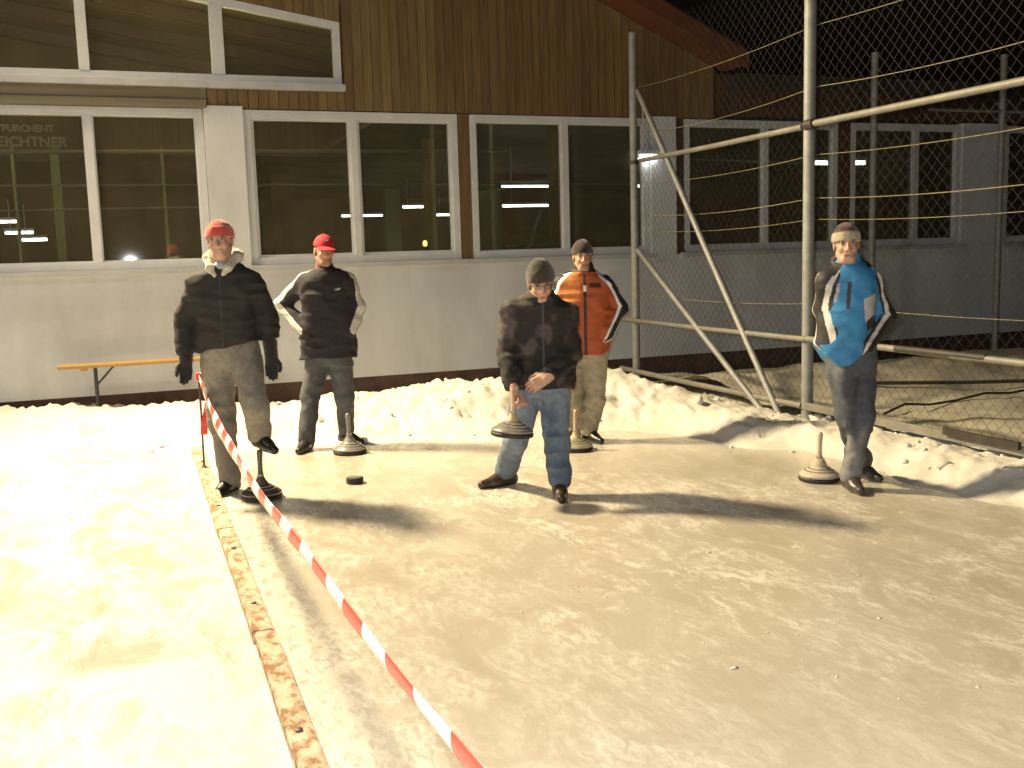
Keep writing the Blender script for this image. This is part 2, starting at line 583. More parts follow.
step = 0.032
gx, gy = np.arange(-6.0, 5.75, step), np.arange(2.2, 11.16, step)
X, Y = np.meshgrid(gx, gy, indexing='ij')
Z = snow_height(X, Y)
nx, ny = X.shape
idx = np.arange(nx * ny).reshape(nx, ny)
Q = np.stack([idx[:-1, :-1], idx[1:, :-1], idx[1:, 1:], idx[:-1, 1:]], -1).reshape(-1, 4)
keep = (Z.ravel()[Q] > -0.02).any(1)
Q = Q[keep]
used, inv = np.unique(Q, return_inverse=True)
V = np.stack([X.ravel(), Y.ravel(), Z.ravel()], -1)[used]
tag(quads('snow_bank', V, inv.reshape(-1, 4), 'snow'), kind='structure')

# trampled snow beyond the fence
gx, gy = np.arange(5.72, 16, 0.06), np.arange(1.0, 11.16, 0.06)
X, Y = np.meshgrid(gx, gy, indexing='ij')
Z = 0.03 + 0.05 * fbm(X * 1.3, Y * 1.3, 6.0, 5) + 0.13 * np.exp(-((Y - 9.6) / 0.7) ** 2) * (1 + 0.5 * fbm(X * 2, Y * 2, 2.0, 3)) + 0.06 * sstep(6.2, 5.7, X)
nx, ny = X.shape
idx = np.arange(nx * ny).reshape(nx, ny)
Q = np.stack([idx[:-1, :-1], idx[1:, :-1], idx[1:, 1:], idx[:-1, 1:]], -1).reshape(-1, 4)
tag(quads('snow_yard', np.stack([X.ravel(), Y.ravel(), Z.ravel()], -1), Q, 'snow_far'), kind='structure')


def height_at(x, y):
    return float(snow_height(np.array([[x]]), np.array([[y]]))[0, 0])


# loose clods on the bank and crumbs of ice on the lanes
rng = np.random.RandomState(5)
ico = bmesh.new()
bmesh.ops.create_icosphere(ico, subdivisions=1, radius=1.0)
icoV = np.array([v.co[:] for v in ico.verts])
icoF = np.array([[v.index for v in f.verts] for f in ico.faces])
ico.free()
vs, fs, n = [], [], 0
cnt = 0
while cnt < 130:
    k = rng.rand()
    if k < 0.75:
        x, y = rng.uniform(-5, 5.2), rng.uniform(7.6, 10.8)
    else:
        x, y = rng.uniform(4.4, 5.6), rng.uniform(3.4, 8)
    d = float(foot_distance(np.array([[x]]), np.array([[y]]))[0, 0])
    if d < -0.12 or (d < 0.1 and rng.rand() < 0.6):
        continue
    s = rng.uniform(0.010, 0.035) * (0.6 + rng.rand() ** 3 * 1.1)
    z = max(height_at(x, y), 0)
    q = icoV * (1 + 0.28 * rng.randn(len(icoV), 1)) * s * np.array([1.2, 1.0, 0.8]) + [x, y, z + s * 0.05]
    vs.append(q)
    fs.append(icoF + n)
    n += len(q)
    cnt += 1
x, y = on_ground(815, 432)[:2]
for (px, py, s) in ((818, 431, 0.075), (828, 430, 0.05), (700, 425, 0.05)):
    c = on_ground(px, py)
    q = icoV * (1 + 0.12 * rng.randn(len(icoV), 1)) * s + [c[0], c[1], max(0, height_at(c[0], c[1])) + 0.4 * s]
    vs.append(q)
    fs.append(icoF + n)
    n += len(q)
tag(quads('snow_clods', np.concatenate(vs), np.concatenate(fs), 'snow', smooth=False),
    'crumbled clods of snow scattered over the snow bank', 'snow', kind='stuff')
vs, fs, n = [], [], 0
for i in range(70):
    x, y = rng.uniform(0.6, 4.7), rng.uniform(2.6, 8.0)
    s = rng.uniform(0.003, 0.008) * (1 + 0.6 * (rng.rand() < 0.1))
    q = icoV * (1 + 0.3 * rng.randn(len(icoV), 1)) * s * np.array([rng.uniform(0.8, 2.2), 1, 0.22])
    a = rng.uniform(0, 3.1)
    q = np.stack([q[:, 0] * math.cos(a) - q[:, 1] * math.sin(a), q[:, 0] * math.sin(a) + q[:, 1] * math.cos(a), q[:, 2]], -1) + [x, y, s * 0.1]
    vs.append(q)
    fs.append(icoF + n)
    n += len(q)
tag(quads('ice_crumbs', np.concatenate(vs), np.concatenate(fs), 'snow', smooth=False),
    'chips and crumbs of ice lying on the worn lane', 'ice', kind='stuff')

# ================================================================== CLUBHOUSE
WY = 11.2                                # plane of the facade
SILL, HEAD = 1.56, 3.19
house = empty('clubhouse', (0, WY, 0))
tag(house, 'long pale rendered clubhouse with brown plank gable and white framed windows behind the ice', 'building')


def WX(px, py=190):
    return float(on_y(px, py, WY)[0])


XL, XR = -6.0, 15.5
MB().box((XL, 0.0, 0.27), (XR, 0.28, SILL - 0.02)).build('wall', 'render', house)
MB().box((XL, 0.05, -0.3), (XR, 0.27, 0.268)).build('plinth', 'plinth', house)
RIDGE_X = -1.6


def roof_z(x):
    return 4.54 + 0.45 * (5.33 - x) if x >= RIDGE_X else 4.54 + 0.45 * (5.33 - (2 * RIDGE_X - x))


# piers between the windows
for (a, b, m, dep, top) in ((208, 247, 'render', -0.035, HEAD + 0.03), (650, 675, 'render', -0.035, HEAD + 0.02),
                            (960, 1003, 'render', -0.035, HEAD + 0.02)):
    MB().box((WX(a), dep, SILL - 0.018), (WX(b), 0.25, top)).build('pier', m, house)
for (a, b) in ((460, 471), (675.5, 684), (838, 850)):
    MB().box((WX(a) + 0.003, 0.0, SILL - 0.018), (WX(b) - 0.003, 0.2, HEAD)).build('timber_strip', 'plank2' if a < 600 else 'beam_dark', house)
# backing behind the planks and the wall of the right wing over its windows
mb = MB()
mb.prism([(WX(341, 60) + 0.1, HEAD + 0.045), (6.98, HEAD + 0.045), (6.98, roof_z(6.98) + 0.0), (WX(341, 60) + 0.1, roof_z(WX(341, 60) + 0.1) - 0.02)], 'y', 0.03, 0.25)
mb.build('gable_backing', 'beam_dark', house)
MB().box((6.985, 0.01, HEAD + 0.045), (XR, 0.25, 3.75)).build('wing_lintel', 'beam_dark', house)


def window(x0, x1, z0, z1, mulls, name='window', fr=0.078, sash=0.014):
    """white frame with mullions; panes and sill are its pieces"""
    m = MB()
    y0, y1 = 0.0, 0.11
    m.box((x0, y0, z0), (x0 + fr, y1, z1)).box((x1 - fr, y0, z0), (x1, y1, z1))
    m.box((x0 + fr, y0 + 0.001, z0), (x1 - fr, y1, z0 + fr)).box((x0 + fr, y0 + 0.001, z1 - fr), (x1 - fr, y1, z1))
    xs = [x0 + fr] + [q for c in mulls for q in (c - 0.04, c + 0.04)] + [x1 - fr]
    for c in mulls:
        m.box((c - 0.04, y0 + 0.002, z0 + fr), (c + 0.04, y1, z1 - fr))
    w = m.build(name, 'frame', house, bevel=0.004)
    for a, b in zip(xs[0::2], xs[1::2]):
        s = MB()
        za, zb = z0 + fr, z1 - fr
        s.box((a, 0.025, za), (a + sash, 0.09, zb)).box((b - sash, 0.025, za), (b, 0.09, zb))
        s.box((a + sash, 0.026, za), (b - sash, 0.09, za + sash)).box((a + sash, 0.026, zb - sash), (b - sash, 0.09, zb))
        s.build('sash', 'frame', w)
        MB().box((a + sash, 0.052, za + sash), (b - sash, 0.058, zb - sash)).build('pane', 'glass', w)
    MB().box((x0 - 0.068, -0.075, z0 - 0.055), (x1 + 0.068, 0.06, z0 - 0.002)).build('sill', 'sill', w, bevel=0.006)
    return w


w1l = -3.0
win1 = window(w1l, WX(207.5), SILL, HEAD, (WX(-90), WX(93)))
window(WX(247.5), WX(459.5), SILL, HEAD, (WX(356.5),), sash=0.028)
window(WX(471.5), WX(649.5), SILL, HEAD, (WX(566),))
window(WX(684.5), WX(837.5), SILL, HEAD, (WX(766),))
window(WX(850.5), WX(959.5), SILL, HEAD, (WX(916),))
window(WX(1003.5), 14.6, SILL, HEAD, (13.1,))
MB().box((w1l - 3, 0.0, SILL - 0.018), (w1l - 0.03, 0.2, HEAD)).build('pier', 'render', house)
MB().box((14.63, 0.0, SILL - 0.018), (XR, 0.2, HEAD)).build('pier', 'render', house)

# raked upper window
uz0, uxr = 3.47, WX(341, 60)


def utop(x):
    return 4.13 + 0.155 * (uxr - x)


uxl = -3.0
fr = 0.075
m = MB()
m.prism([(uxr - fr, uz0), (uxr, uz0), (uxr, utop(uxr)), (uxr - fr, utop(uxr - fr))], 'y', 0.0, 0.11)
m.prism([(uxl, uz0), (uxr - fr, uz0), (uxr - fr, uz0 + fr), (uxl, uz0 + fr)], 'y', 0.001, 0.11)
m.prism([(uxl, utop(uxl) - fr), (uxr - fr, utop(uxr - fr) - fr), (uxr - fr, utop(uxr - fr)), (uxl, utop(uxl))], 'y', 0.001, 0.11)
mull = [(WX(82, 40), 0.05), (WX(217, 40), 0.065)]
for c, hw in mull:
    m.prism([(c - hw, uz0 + fr), (c + hw, uz0 + fr), (c + hw, utop(c + hw) - fr), (c - hw, utop(c - hw) - fr)], 'y', -0.004, 0.11)
uw = m.build('window', 'frame', house, bevel=0.004)
xs = [uxl] + [q for c, hw in mull for q in (c - hw, c + hw)] + [uxr - fr]
for a, b in zip(xs[0::2], xs[1::2]):
    MB().prism([(a, uz0 + fr), (b, uz0 + fr), (b, utop(b) - fr), (a, utop(a) - fr)], 'y', 0.055, 0.061).build('pane', 'glass', uw)
MB().box((uxl, -0.085, uz0 - 0.075), (uxr + 0.02, 0.05, uz0 - 0.002)).build('sill', 'sill', uw, bevel=0.006)
MB().box((uxl, -0.03, 3.285), (WX(206, 100), 0.05, 3.392)).build('fascia_board', 'fascia', house)
MB().box((uxl, -0.05, HEAD + 0.004), (WX(206, 100), 0.05, 3.28)).build('shutter_box', 'fascia', house, bevel=0.008)
MB().box((uxl, 0.115, HEAD + 0.002), (uxr + 0.098, 0.24, uz0 + 0.05)).build('band_backing', 'beam_dark', house)  # unseen box added to stop hall light leaking between the planks
# wood band above the raked window and planks of the gable, one by one
x = WX(207, 100)
k = 0
pw = 0.105
while x < 6.9:
    xe = x + pw - 0.006
    m = MB()
    z0 = HEAD + 0.012
    off = random.uniform(0, 0.006)
    mtl = 'plank%d' % random.randrange(4)
    if x < uxr - 0.03:
        if xe + pw > uxr + 0.05:
            xe = uxr + 0.016
        m.prism([(x, z0), (xe, z0), (xe, uz0 - 0.08), (x, uz0 - 0.08)], 'y', -0.012 - off, 0.028)
        m.build('plank', mtl, house)
        m = MB()
        xe = min(xe, uxr - 0.001 if x < uxr else xe)
        m.prism([(x, utop(x) + 0.004), (xe, utop(xe) + 0.004), (xe, roof_z(xe)), (x, roof_z(x))], 'y', -0.012 - off, 0.028)
        m.build('plank', mtl, house)
    else:
        if x < uxr + 0.06:
            x = uxr + 0.022
            xe = x + pw - 0.006
        zt0, zt1 = roof_z(x), roof_z(xe)
        if zt1 > z0 + 0.05:
            m.prism([(x, z0), (xe, z0), (xe, zt1), (x, zt0)], 'y', -0.012 - off, 0.028)
            m.build('plank', mtl, house)
    x += pw
    k += 1
# roof: two slopes with overhang, verge boards and soffit
roof_m = MB()
for (xa, xb) in ((RIDGE_X, 7.1), (RIDGE_X, -11.0)):
    za, zb = roof_z(xa), roof_z(xb)
    roof_m.prism([(xa, za + 0.03), (xb, zb + 0.03), (xb, zb + 0.22), (xa, za + 0.22)], 'y', -0.48, 21)
rf = roof_m.build('roof', 'roof', house)
MB().prism([(RIDGE_X, roof_z(RIDGE_X) - 0.02), (7.1, roof_z(7.1) - 0.02), (7.1, roof_z(7.1) + 0.17), (RIDGE_X, roof_z(RIDGE_X) + 0.17)], 'y', -0.53, -0.485).build('verge_board', 'verge', rf)
MB().prism([(RIDGE_X, roof_z(RIDGE_X) + 0.002), (7.05, roof_z(7.05) + 0.002), (7.05, roof_z(7.05) + 0.028), (RIDGE_X, roof_z(RIDGE_X) + 0.028)], 'y', -0.478, -0.02).build('soffit', 'verge', rf)
MB().box((7.12, -0.25, 3.56), (XR, 14, 3.72)).build('wing_roof', 'roof', house)

# lettering behind the left pane
for txt, size, px, py in (('LEICHTNER', 0.135, -10, 146), ('STFURCHENT', 0.092, -9, 131)):
    c = bpy.data.curves.new('lettering', 'FONT')
    c.body = txt
    c.size = size
    c.extrude = 0.001
    c.space_character = 1.0
    c.offset = 0.004
    t = bpy.data.objects.new('lettering', c)
    COL.objects.link(t)
    bpy.context.view_layer.update()
    me = bpy.data.meshes.new_from_object(t.evaluated_get(bpy.context.evaluated_depsgraph_get()))
    bpy.data.objects.remove(t)
    o = bpy.data.objects.new('lettering', me)
    me.materials.clear()
    me.materials.append(M['letter'])
    COL.objects.link(o)
    o.parent = win1
    p = on_y(px, py, WY + 0.07)
    o.location = (p[0], 0.07, p[2])
    o.rotation_euler = (R(90), 0, 0)

# ------------------------------------------------------------------ hall seen through the glass
HY = 31.0
MB().box((XL, WY + 0.3, -0.1), (XR, HY, 0.02)).build('hall_floor', 'hall_floor')
tag(bpy.data.objects['hall_floor'], kind='structure')
tag(MB().prism([(XL, 0), (XR, 0), (XR, 3.5), (6.9, 3.5), (4.0, 4.9), (XL, 5.6)], 'y', HY, HY + 0.2).build('hall_back_wall', 'hall_wall'), kind='structure')
tag(MB().box((XL - 0.2, WY + 0.3, -0.1), (XL, HY, 7)).build('hall_wall_left', 'hall_wall'), kind='structure')
tag(MB().box((XR, WY + 0.3, -0.1), (XR + 0.2, HY, 3.5)).build('hall_wall_right', 'hall_wall'), kind='structure')
ceil = tag(MB().box((3.2, WY + 0.27, 3.42), (XR, HY, 3.5)).build('hall_ceiling', 'hall_wall'), kind='structure')
# boarded underside of the roof, seen through the raked window: boards run down the slope
bw = 0.30
for i in range(26):
    yb = WY + 0.35 + i * bw
    m = MB()
    x0, x1 = -5.8, 4.2
    t = 0.155
    dz = random.uniform(0, 0.012)
    z = lambda q: 4.62 + t * (uxr - q) + dz
    m.prism([(x0, z(x0)), (x1, z(x1)), (x1, z(x1) + 0.03), (x0, z(x0) + 0.03)], 'y', yb, yb + bw - 0.02)
    m.build('ceiling_board', 'plank%d' % random.randrange(4), ceil)
for i in range(5):
    yb = WY + 1.1 + i * 1.6
    z = lambda q: 4.60 + 0.155 * (uxr - q)
    MB().prism([(-5.8, z(-5.8)), (4.2, z(4.2)), (4.2, z(4.2) - 0.16), (-5.8, z(-5.8) - 0.16)], 'y', yb, yb + 0.1).build('rafter', 'beam_dark', ceil)
MB().prism([(-5.8, 3.42), (4.2, 3.42), (4.2, 4.3), (-5.8, 5.9)], 'y', WY + 8.3, WY + 7.1).build('gable_lining', 'plank2', ceil)


def tube_lamp(px0, px1, py, z, label, hang=0.62, m='tube'):
    a, b = on_ground(px0, py, z), on_ground(px1, py, z)
    b = np.array([b[0], a[1], z])
    e = empty('fluorescent_lamp', a)
    L_ = max(0.25, float(b[0] - a[0]))
    MB().box((0, -0.05, 0.03), (L_, 0.05, 0.08)).build('housing', 'frame', e)
    MB().tube([(0.02, 0, 0), (L_ - 0.02, 0, 0)], 0.022, 8).build('tube', m, e)
    MB().box((L_ * 0.2, -0.008, 0.08), (L_ * 0.2 + 0.016, 0.008, hang)).build('hanger', 'frame', e)
    tag(e, label, 'lamp', 'strip lights in the hall')


tube_lamp(501, 549, 186, 2.72, 'long white strip light, upper of the two behind the third window')
tube_lamp(502, 545, 206, 2.72, 'white strip light, lower of the two behind the third window')
tube_lamp(341, 380, 216, 2.72, 'white strip light crossing the mullion of the middle window')
tube_lamp(402, 427, 207, 2.72, 'short strip light high in the right pane of the middle window')
tube_lamp(436, 452, 215, 2.72, 'short strip light at the right frame of the middle window')
tube_lamp(812, 831, 163, 2.72, 'bright strip light just right of the tall near fence post')
tube_lamp(851, 859, 163, 2.72, 'small bright light beside the dark strip above the blue jacket')
tube_lamp(639, 648, 157, 2.72, 'small bright light right beside the far fence post')
tube_lamp(630, 637, 186, 2.72, 'tiny dim light half hidden by the far fence post')
for xa, lab in ((-2.2, 'unseen strip light added to brighten the hall ceiling, far left'), (0.1, 'unseen strip light added to brighten the hall ceiling, behind the fascia board')):  # added tubes, hidden behind the frames, that light the ceiling boards
    e = empty('fluorescent_lamp', (xa, 12.2, 3.34))
    MB().box((0, -0.05, -0.08), (1.2, 0.05, -0.03)).build('housing', 'frame', e)
    MB().tube([(0.02, 0, 0), (1.18, 0, 0)], 0.022, 8).build('tube', 'tube_fill', e)
    tag(e, lab, 'lamp', 'strip lights in the hall')
tube_lamp(-14, 22, 222, 2.5, 'upper white strip light in the leftmost pane')
tube_lamp(4, 36, 233, 2.25, 'middle white strip light in the leftmost pane')
tube_lamp(20, 50, 240, 2.1, 'lowest white strip light in the leftmost pane')


def hall_post(px0, px1, Y, m, label, z1=3.42, name='timber_post', cat='post'):
    a, b = on_y(px0, 220, Y)[0], on_y(px1, 220, Y)[0]
    o = MB().box((0, 0, 0), (b - a, 0.2, z1 - 0.02)).build(name, m, bevel=0.01, loc=(a, Y, 0.02))
    tag(o, label, cat)
    return o


hall_post(427, 437, 15.5, 'hall_post', 'yellowish timber post in the hall behind the middle window right pane')
hall_post(273, 279, 22, 'hall_post', 'slim yellowish post in the hall behind the middle window left pane')
hall_post(481, 502, 14.5, 'hall_green', 'pale green pillar in the hall at the left of the third window', 2.55, 'hall_pillar', 'pillar')
hall_post(554, 564, 14.0, 'hall_post', 'brown yellow post in the hall left of the third window mullion')
hall_post(386, 401, 19, 'hall_green', 'pale green pillar far inside the hall behind the middle window', 2.9, 'hall_pillar', 'pillar')
hall_post(16, 19, 16, 'hall_green', 'slim post in the hall behind the leftmost pane')
hall_post(55, 64, 17, 'hall_green', 'broader pale post in the hall near the left mullion')
hall_post(165, 168, 17, 'hall_green', 'slim pale post in the hall right of the left mullion')


def reflection_rod(px0, px1, y0, y1, Y, r, label):  # pale rods inside the hall that imitate fence reflections on the glass
    a, b = on_y(px0, y0, Y), on_y(px1, y1, Y)
    o = MB().tube([(0, 0, 0), tuple(b - a)], r, 8).build('reflection_line', 'reflection_rod', smooth=True, loc=a)
    tag(o, label, 'rail', 'fence reflections in the windows')


reflection_rod(-120, 505, 152, 151, 12.6, 0.022, 'upper pale rod standing in for a fence reflection across the left windows')
reflection_rod(-120, 640, 186, 184, 12.8, 0.014, 'lower thin rod standing in for a fence reflection across the windows')
reflection_rod(-120, 208, 213, 207, 13.2, 0.012, 'lowest thin rod standing in for a fence reflection in the left window')
reflection_rod(690, 870, 159, 166, 12.9, 0.018, 'thin rod standing in for a reflection in the windows beyond the fence')
for (px, py, w, lab) in ((425, 243, 0.26, 'small amber lamp low behind the middle window'), (645, 241, 0.16, 'small amber lamp low beside the far fence post')):
    p = on_y(px, py, 15.0)
    e = empty('amber_lamp', (p[0], p[1], p[2]))
    MB().lathe([(0.015, -0.05), (0.03, -0.045), (0.038, 0.0), (0.028, 0.03), (0.01, 0.04)], 16).build('shade', 'amber', e, smooth=True)
    MB().tube([(0, 0, -1.4), (0, 0, -0.045)], 0.012, 8).build('stand', 'dark_metal', e)
    tag(e, lab, 'lamp')
for (a, b, py, lab) in ((517, 534, 243, 'pale wooden crate low behind the third window'), (536, 556, 244, 'brown wooden table behind the third window')):
    p, q = on_y(a, py, 15.2), on_y(b, py, 15.2)
    wd = q[0] - p[0]
    e = empty('hall_table', (p[0], 15.2, 0.02))
    h = p[2] - 0.02
    MB().box((0, 0, h - 0.04), (wd, 0.6, h)).build('table_top', 'hall_post', e)
    for lx in (0.03, wd - 0.09):
        for ly in (0.03, 0.5):
            MB().box((lx, ly, 0), (lx + 0.06, ly + 0.06, h - 0.042)).build('leg', 'hall_post', e)
    MB().box((0.05, 0.05, h + 0.002), (wd - 0.05, 0.4, h + 0.16)).build('tray', 'hall_post', e)
    tag(e, lab, 'table')

# floodlights outside the frame, whose light the photograph shows
e = empty('floodlight', FLOOD_POS)
MB().box((-0.22, -0.05, -0.02), (0.22, 0.1, 0.26)).build('housing', 'housing', e, bevel=0.015)
MB().tube([(0, 0.1, 0.15), (0, 0.4, 0.25), (0, 0.69, 0.25)], 0.025, 8).build('arm', 'galv', e)
tag(e, 'floodlight on a short arm high on the gable', 'floodlight')
e = empty('floodlight_mast', (MAST_POS.x, MAST_POS.y, 0))
MB().tube([(-0.1, 0, -0.05), (-0.1, 0, MAST_POS.z + 0.2)], [0.09, 0.05], 12).build('mast', 'galv', e, smooth=True)
MB().box((-0.2, -0.22, MAST_POS.z - 0.02), (0.02, 0.22, MAST_POS.z + 0.26)).build('housing', 'housing', e, bevel=0.015)
tag(e, 'floodlight on a tall steel mast left of the rink', 'floodlight')

# ================================================================== FENCE
FX = 5.43
P_FAR, P_NEAR, P_NEXT = 10.47, 7.27, 3.95
fence = empty('chain_link_fence', (FX, P_NEAR, 0))
tag(fence, 'tall chain link fence with steel posts and pipe rails on the right of the rink', 'fence')
fy = lambda Y: Y - P_NEAR
for Y, top, r in ((P_FAR, 4.0, 0.045), (P_NEAR, 4.3, 0.05), (P_NEXT, 4.3, 0.05)):
    o = MB().tube([(0, fy(Y), -0.1), (0, fy(Y), top)], r, 16).build('post', 'galv', fence, smooth=True)
    MB().lathe([(r * 1.04, top), (r * 1.04, top + 0.012), (r * 0.6, top + 0.03), (0.005, top + 0.035)], 16).build('post_cap', 'galv', o, smooth=True).location = (0, fy(Y), 0)
px_ = -0.055
for nm, z, r, y0, y1, mm in (('top_rail', 2.59, 0.026, 10.2, P_NEAR + 0.02, 'rail'), ('top_rail', 2.60, 0.028, P_NEAR - 0.1, 2.5, 'rail'),
                             ('middle_rail', 0.80, 0.025, 10.68, P_NEAR - 0.05, 'rail'), ('middle_rail', 0.805, 0.026, P_NEAR - 0.06, 2.5, 'rail'),
                             ('bottom_rail', 0.215, 0.028, 10.76, P_NEAR + 0.0, 'rail')):
    MB().tube([(px_, fy(y0), z), (px_, fy((y0 + y1) / 2), z - 0.006), (px_, fy(y1), z)], r, 12).build(nm, mm, fence, smooth=True)
MB().box((-0.075, fy(2.5), 0.19), (-0.045, fy(P_NEAR - 0.02), 0.255)).build('bottom_rail', 'rail', fence, bevel=0.006)
a, b = on_x(943, 429, FX - 0.1), on_x(1019, 443, FX - 0.1)
MB().box((-0.105, fy(b[1]), 0.235), (-0.08, fy(a[1]), 0.285)).build('dark_strip', 'dark_board', fence)
MB().tube([(px_, fy(6.12), 0.805), (px_, fy(5.25), 0.806)], 0.0285, 12).build('dark_sleeve', 'dark_board', fence, smooth=True)
for (pt, ptz, gy_) in ((10.36, 3.37, 7.45), (10.40, 1.60, 7.62)):
    MB().tube([(0.0, fy(pt), ptz), (-0.06, fy((pt + gy_) / 2), ptz / 2), (-0.09, fy(gy_), -0.02)], 0.030, 12).build('brace', 'galv', fence, smooth=True)
# pipe coupling on the near post and clamps
MB().tube([(px_, fy(P_NEAR - 0.04), 2.597), (px_, fy(P_NEAR - 0.14), 2.599)], 0.046, 12).build('coupling', 'iron', fence, smooth=True)
for Y in (P_FAR, P_NEAR):
    for z in (0.80, 2.59, 0.215):
        MB().tube([(0, fy(Y), z - 0.02), (0, fy(Y), z + 0.02)], 0.058, 14).build('clamp', 'iron', fence, smooth=True)
# tension wires, sagging a little
for z, r in ((3.42, 0.0028), (2.92, 0.0032), (2.36, 0.003), (2.0, 0.0034), (1.82, 0.0026), (1.1, 0.0026), (0.10, 0.003)):
    ys = np.linspace(10.45, 2.5, 40)
    pts = []
    for yy in ys:
        span = (yy - P_NEXT) / (P_NEAR - P_NEXT) if yy < P_NEAR else (yy - P_NEAR) / (P_FAR - P_NEAR)
        sg = 0.05 * 4 * span * (1 - span) * (0.6 + 0.8 * math.sin(z * 9) ** 2)
        pts.append((0.052, fy(yy), z - (sg if 0 <= span <= 1 else 0)))
    MB().tube(pts, r, 5).build('tension_wire', 'wire' if z > 0.2 else 'mesh', fence)
# woven mesh: zig-zag wires side by side
p_ = 0.052
wr = 0.0014
vs, fs = [], []
y0, y1, z0, z1 = 2.4, P_FAR, 0.06, 4.05
nw = int((y1 - y0) / p_)
nz = int((z1 - z0) / p_)
base = 0
for i in range(nw):
    for sgn in (1,):
        yb = y0 + i * p_
        pts = []
        for k in range(nz + 1):
            wob = 0.004 * math.sin(i * 1.7 + k * 0.23) + 0.006 * math.sin(i * 0.31 - k * 0.11)
            pts.append((0.045 + (wr if (k + i) % 2 else -wr) * 1.0 + 0.008 * math.sin(i * 0.13 + k * 0.17), fy(yb + (p_ * 0.52 if (k + i) % 2 else -p_ * 0.52) + wob), z0 + k * p_ + wob))
        P = np.array(pts)
        offs = np.array([[wr, 0, 0], [-wr * 0.5, wr * 1.25, 0], [-wr * 0.5, -wr * 1.25, 0]])
        ring = (P[:, None, :] + offs[None]).reshape(-1, 3)
        vs.append(ring)
        K = np.arange(nz)[:, None] * 3
        for c in range(3):
            d_ = (c + 1) % 3
            fs.append(np.concatenate([K + c, K + d_, K + 3 + d_, K + 3 + c], 1) + base)
        base += len(ring)
o = quads('wire_mesh', np.concatenate(vs), np.concatenate(fs), 'mesh', fence, smooth=False)
o['kind'] = 'stuff'

# posts of the farther fence line, dim behind the mesh
rear = empty('rear_fence', (9.1, 10.85, 0))
tag(rear, 'dim bare steel fence posts standing before the dark wing', 'fence')
for X_, top in ((0.0, 4.02), (2.15, 4.08)):
    MB().tube([(X_, 0, -0.05), (X_, 0, top)], 0.045, 12).build('post', 'galv', rear, smooth=True)
MB().tube([(0.9, 0, 3.33), (3.6, 0, 3.33)], 0.02, 8).build('rail', 'galv', rear, smooth=True)

# hose on the snow beyond the fence
pts = []
for i, (px, py) in enumerate(((884, 416), (905, 408), (930, 405), (955, 402), (985, 397), (1010, 394), (1040, 388), (1090, 380))):
    q = on_ground(px, py, 0.05)
    pts.append(q)
o0 = pts[0]
cz = [(q[0] - o0[0], q[1] - o0[1], 0.05 + 0.02 * math.sin(i * 2)) for i, q in enumerate(pts)]
tag(MB().tube(cz, 0.012, 8).build('hose', 'black_rubber', smooth=True, loc=(o0[0], o0[1], 0.02)),
    'dark hose lying on the trampled snow beyond the fence', 'hose')
a, b = on_ground(868, 383, 0.1), on_ground(1060, 380, 0.1)
tag(MB().tube([(0, 0, 0), tuple((b - a) * [0.5, 0.5, 0] + np.array([0, 0, -0.01])), tuple((b - a) * [1, 1, 0])], 0.02, 8).build('timber_pole', 'dark_board', smooth=True, loc=(a[0], a[1], 0.1)),
    'long dark pole lying along the snow heap before the wing', 'pole')

# ================================================================== BENCH, KERB, ROD AND TAPE
bx0, bx1 = float(on_y(58, 370, 10.85)[0]), float(on_y(262, 356, 10.85)[0])
bench = empty('beer_bench', (bx0, 10.85, 0))
bz = float(on_y(58, 366, 10.85)[2])
L_ = bx1 - bx0
MB().box((0, -0.12, bz - 0.03), (L_, 0.13, bz)).build('seat', 'bench_wood', bench, bevel=0.006)
for xx, sg in ((0.34, 1), (L_ - 0.34, -1)):
    lg = MB().tube([(xx, -0.1, -0.05), (xx, -0.1, bz - 0.03)], 0.015, 8).tube([(xx, 0.1, -0.05), (xx, 0.1, bz - 0.03)], 0.015, 8) \
        .tube([(xx, -0.1, 0.12), (xx, 0.1, 0.12)], 0.012, 8).build('leg_frame', 'dark_metal', bench)
    MB().tube([(xx, 0.0, bz - 0.22), (xx + sg * 0.17, 0.0, bz - 0.035)], 0.010, 8).tube([(xx, -0.1, bz - 0.22), (xx, 0.1, bz - 0.22)], 0.01, 8).build('stay', 'dark_metal', lg)
    MB().box((xx - sg * 0.1 - 0.03, -0.11, bz - 0.055), (xx - sg * 0.1 + 0.03, 0.11, bz - 0.031)).build('batten', 'bench_wood', bench)
tag(bench, 'narrow yellow wooden folding bench against the pale wall on the left', 'bench')

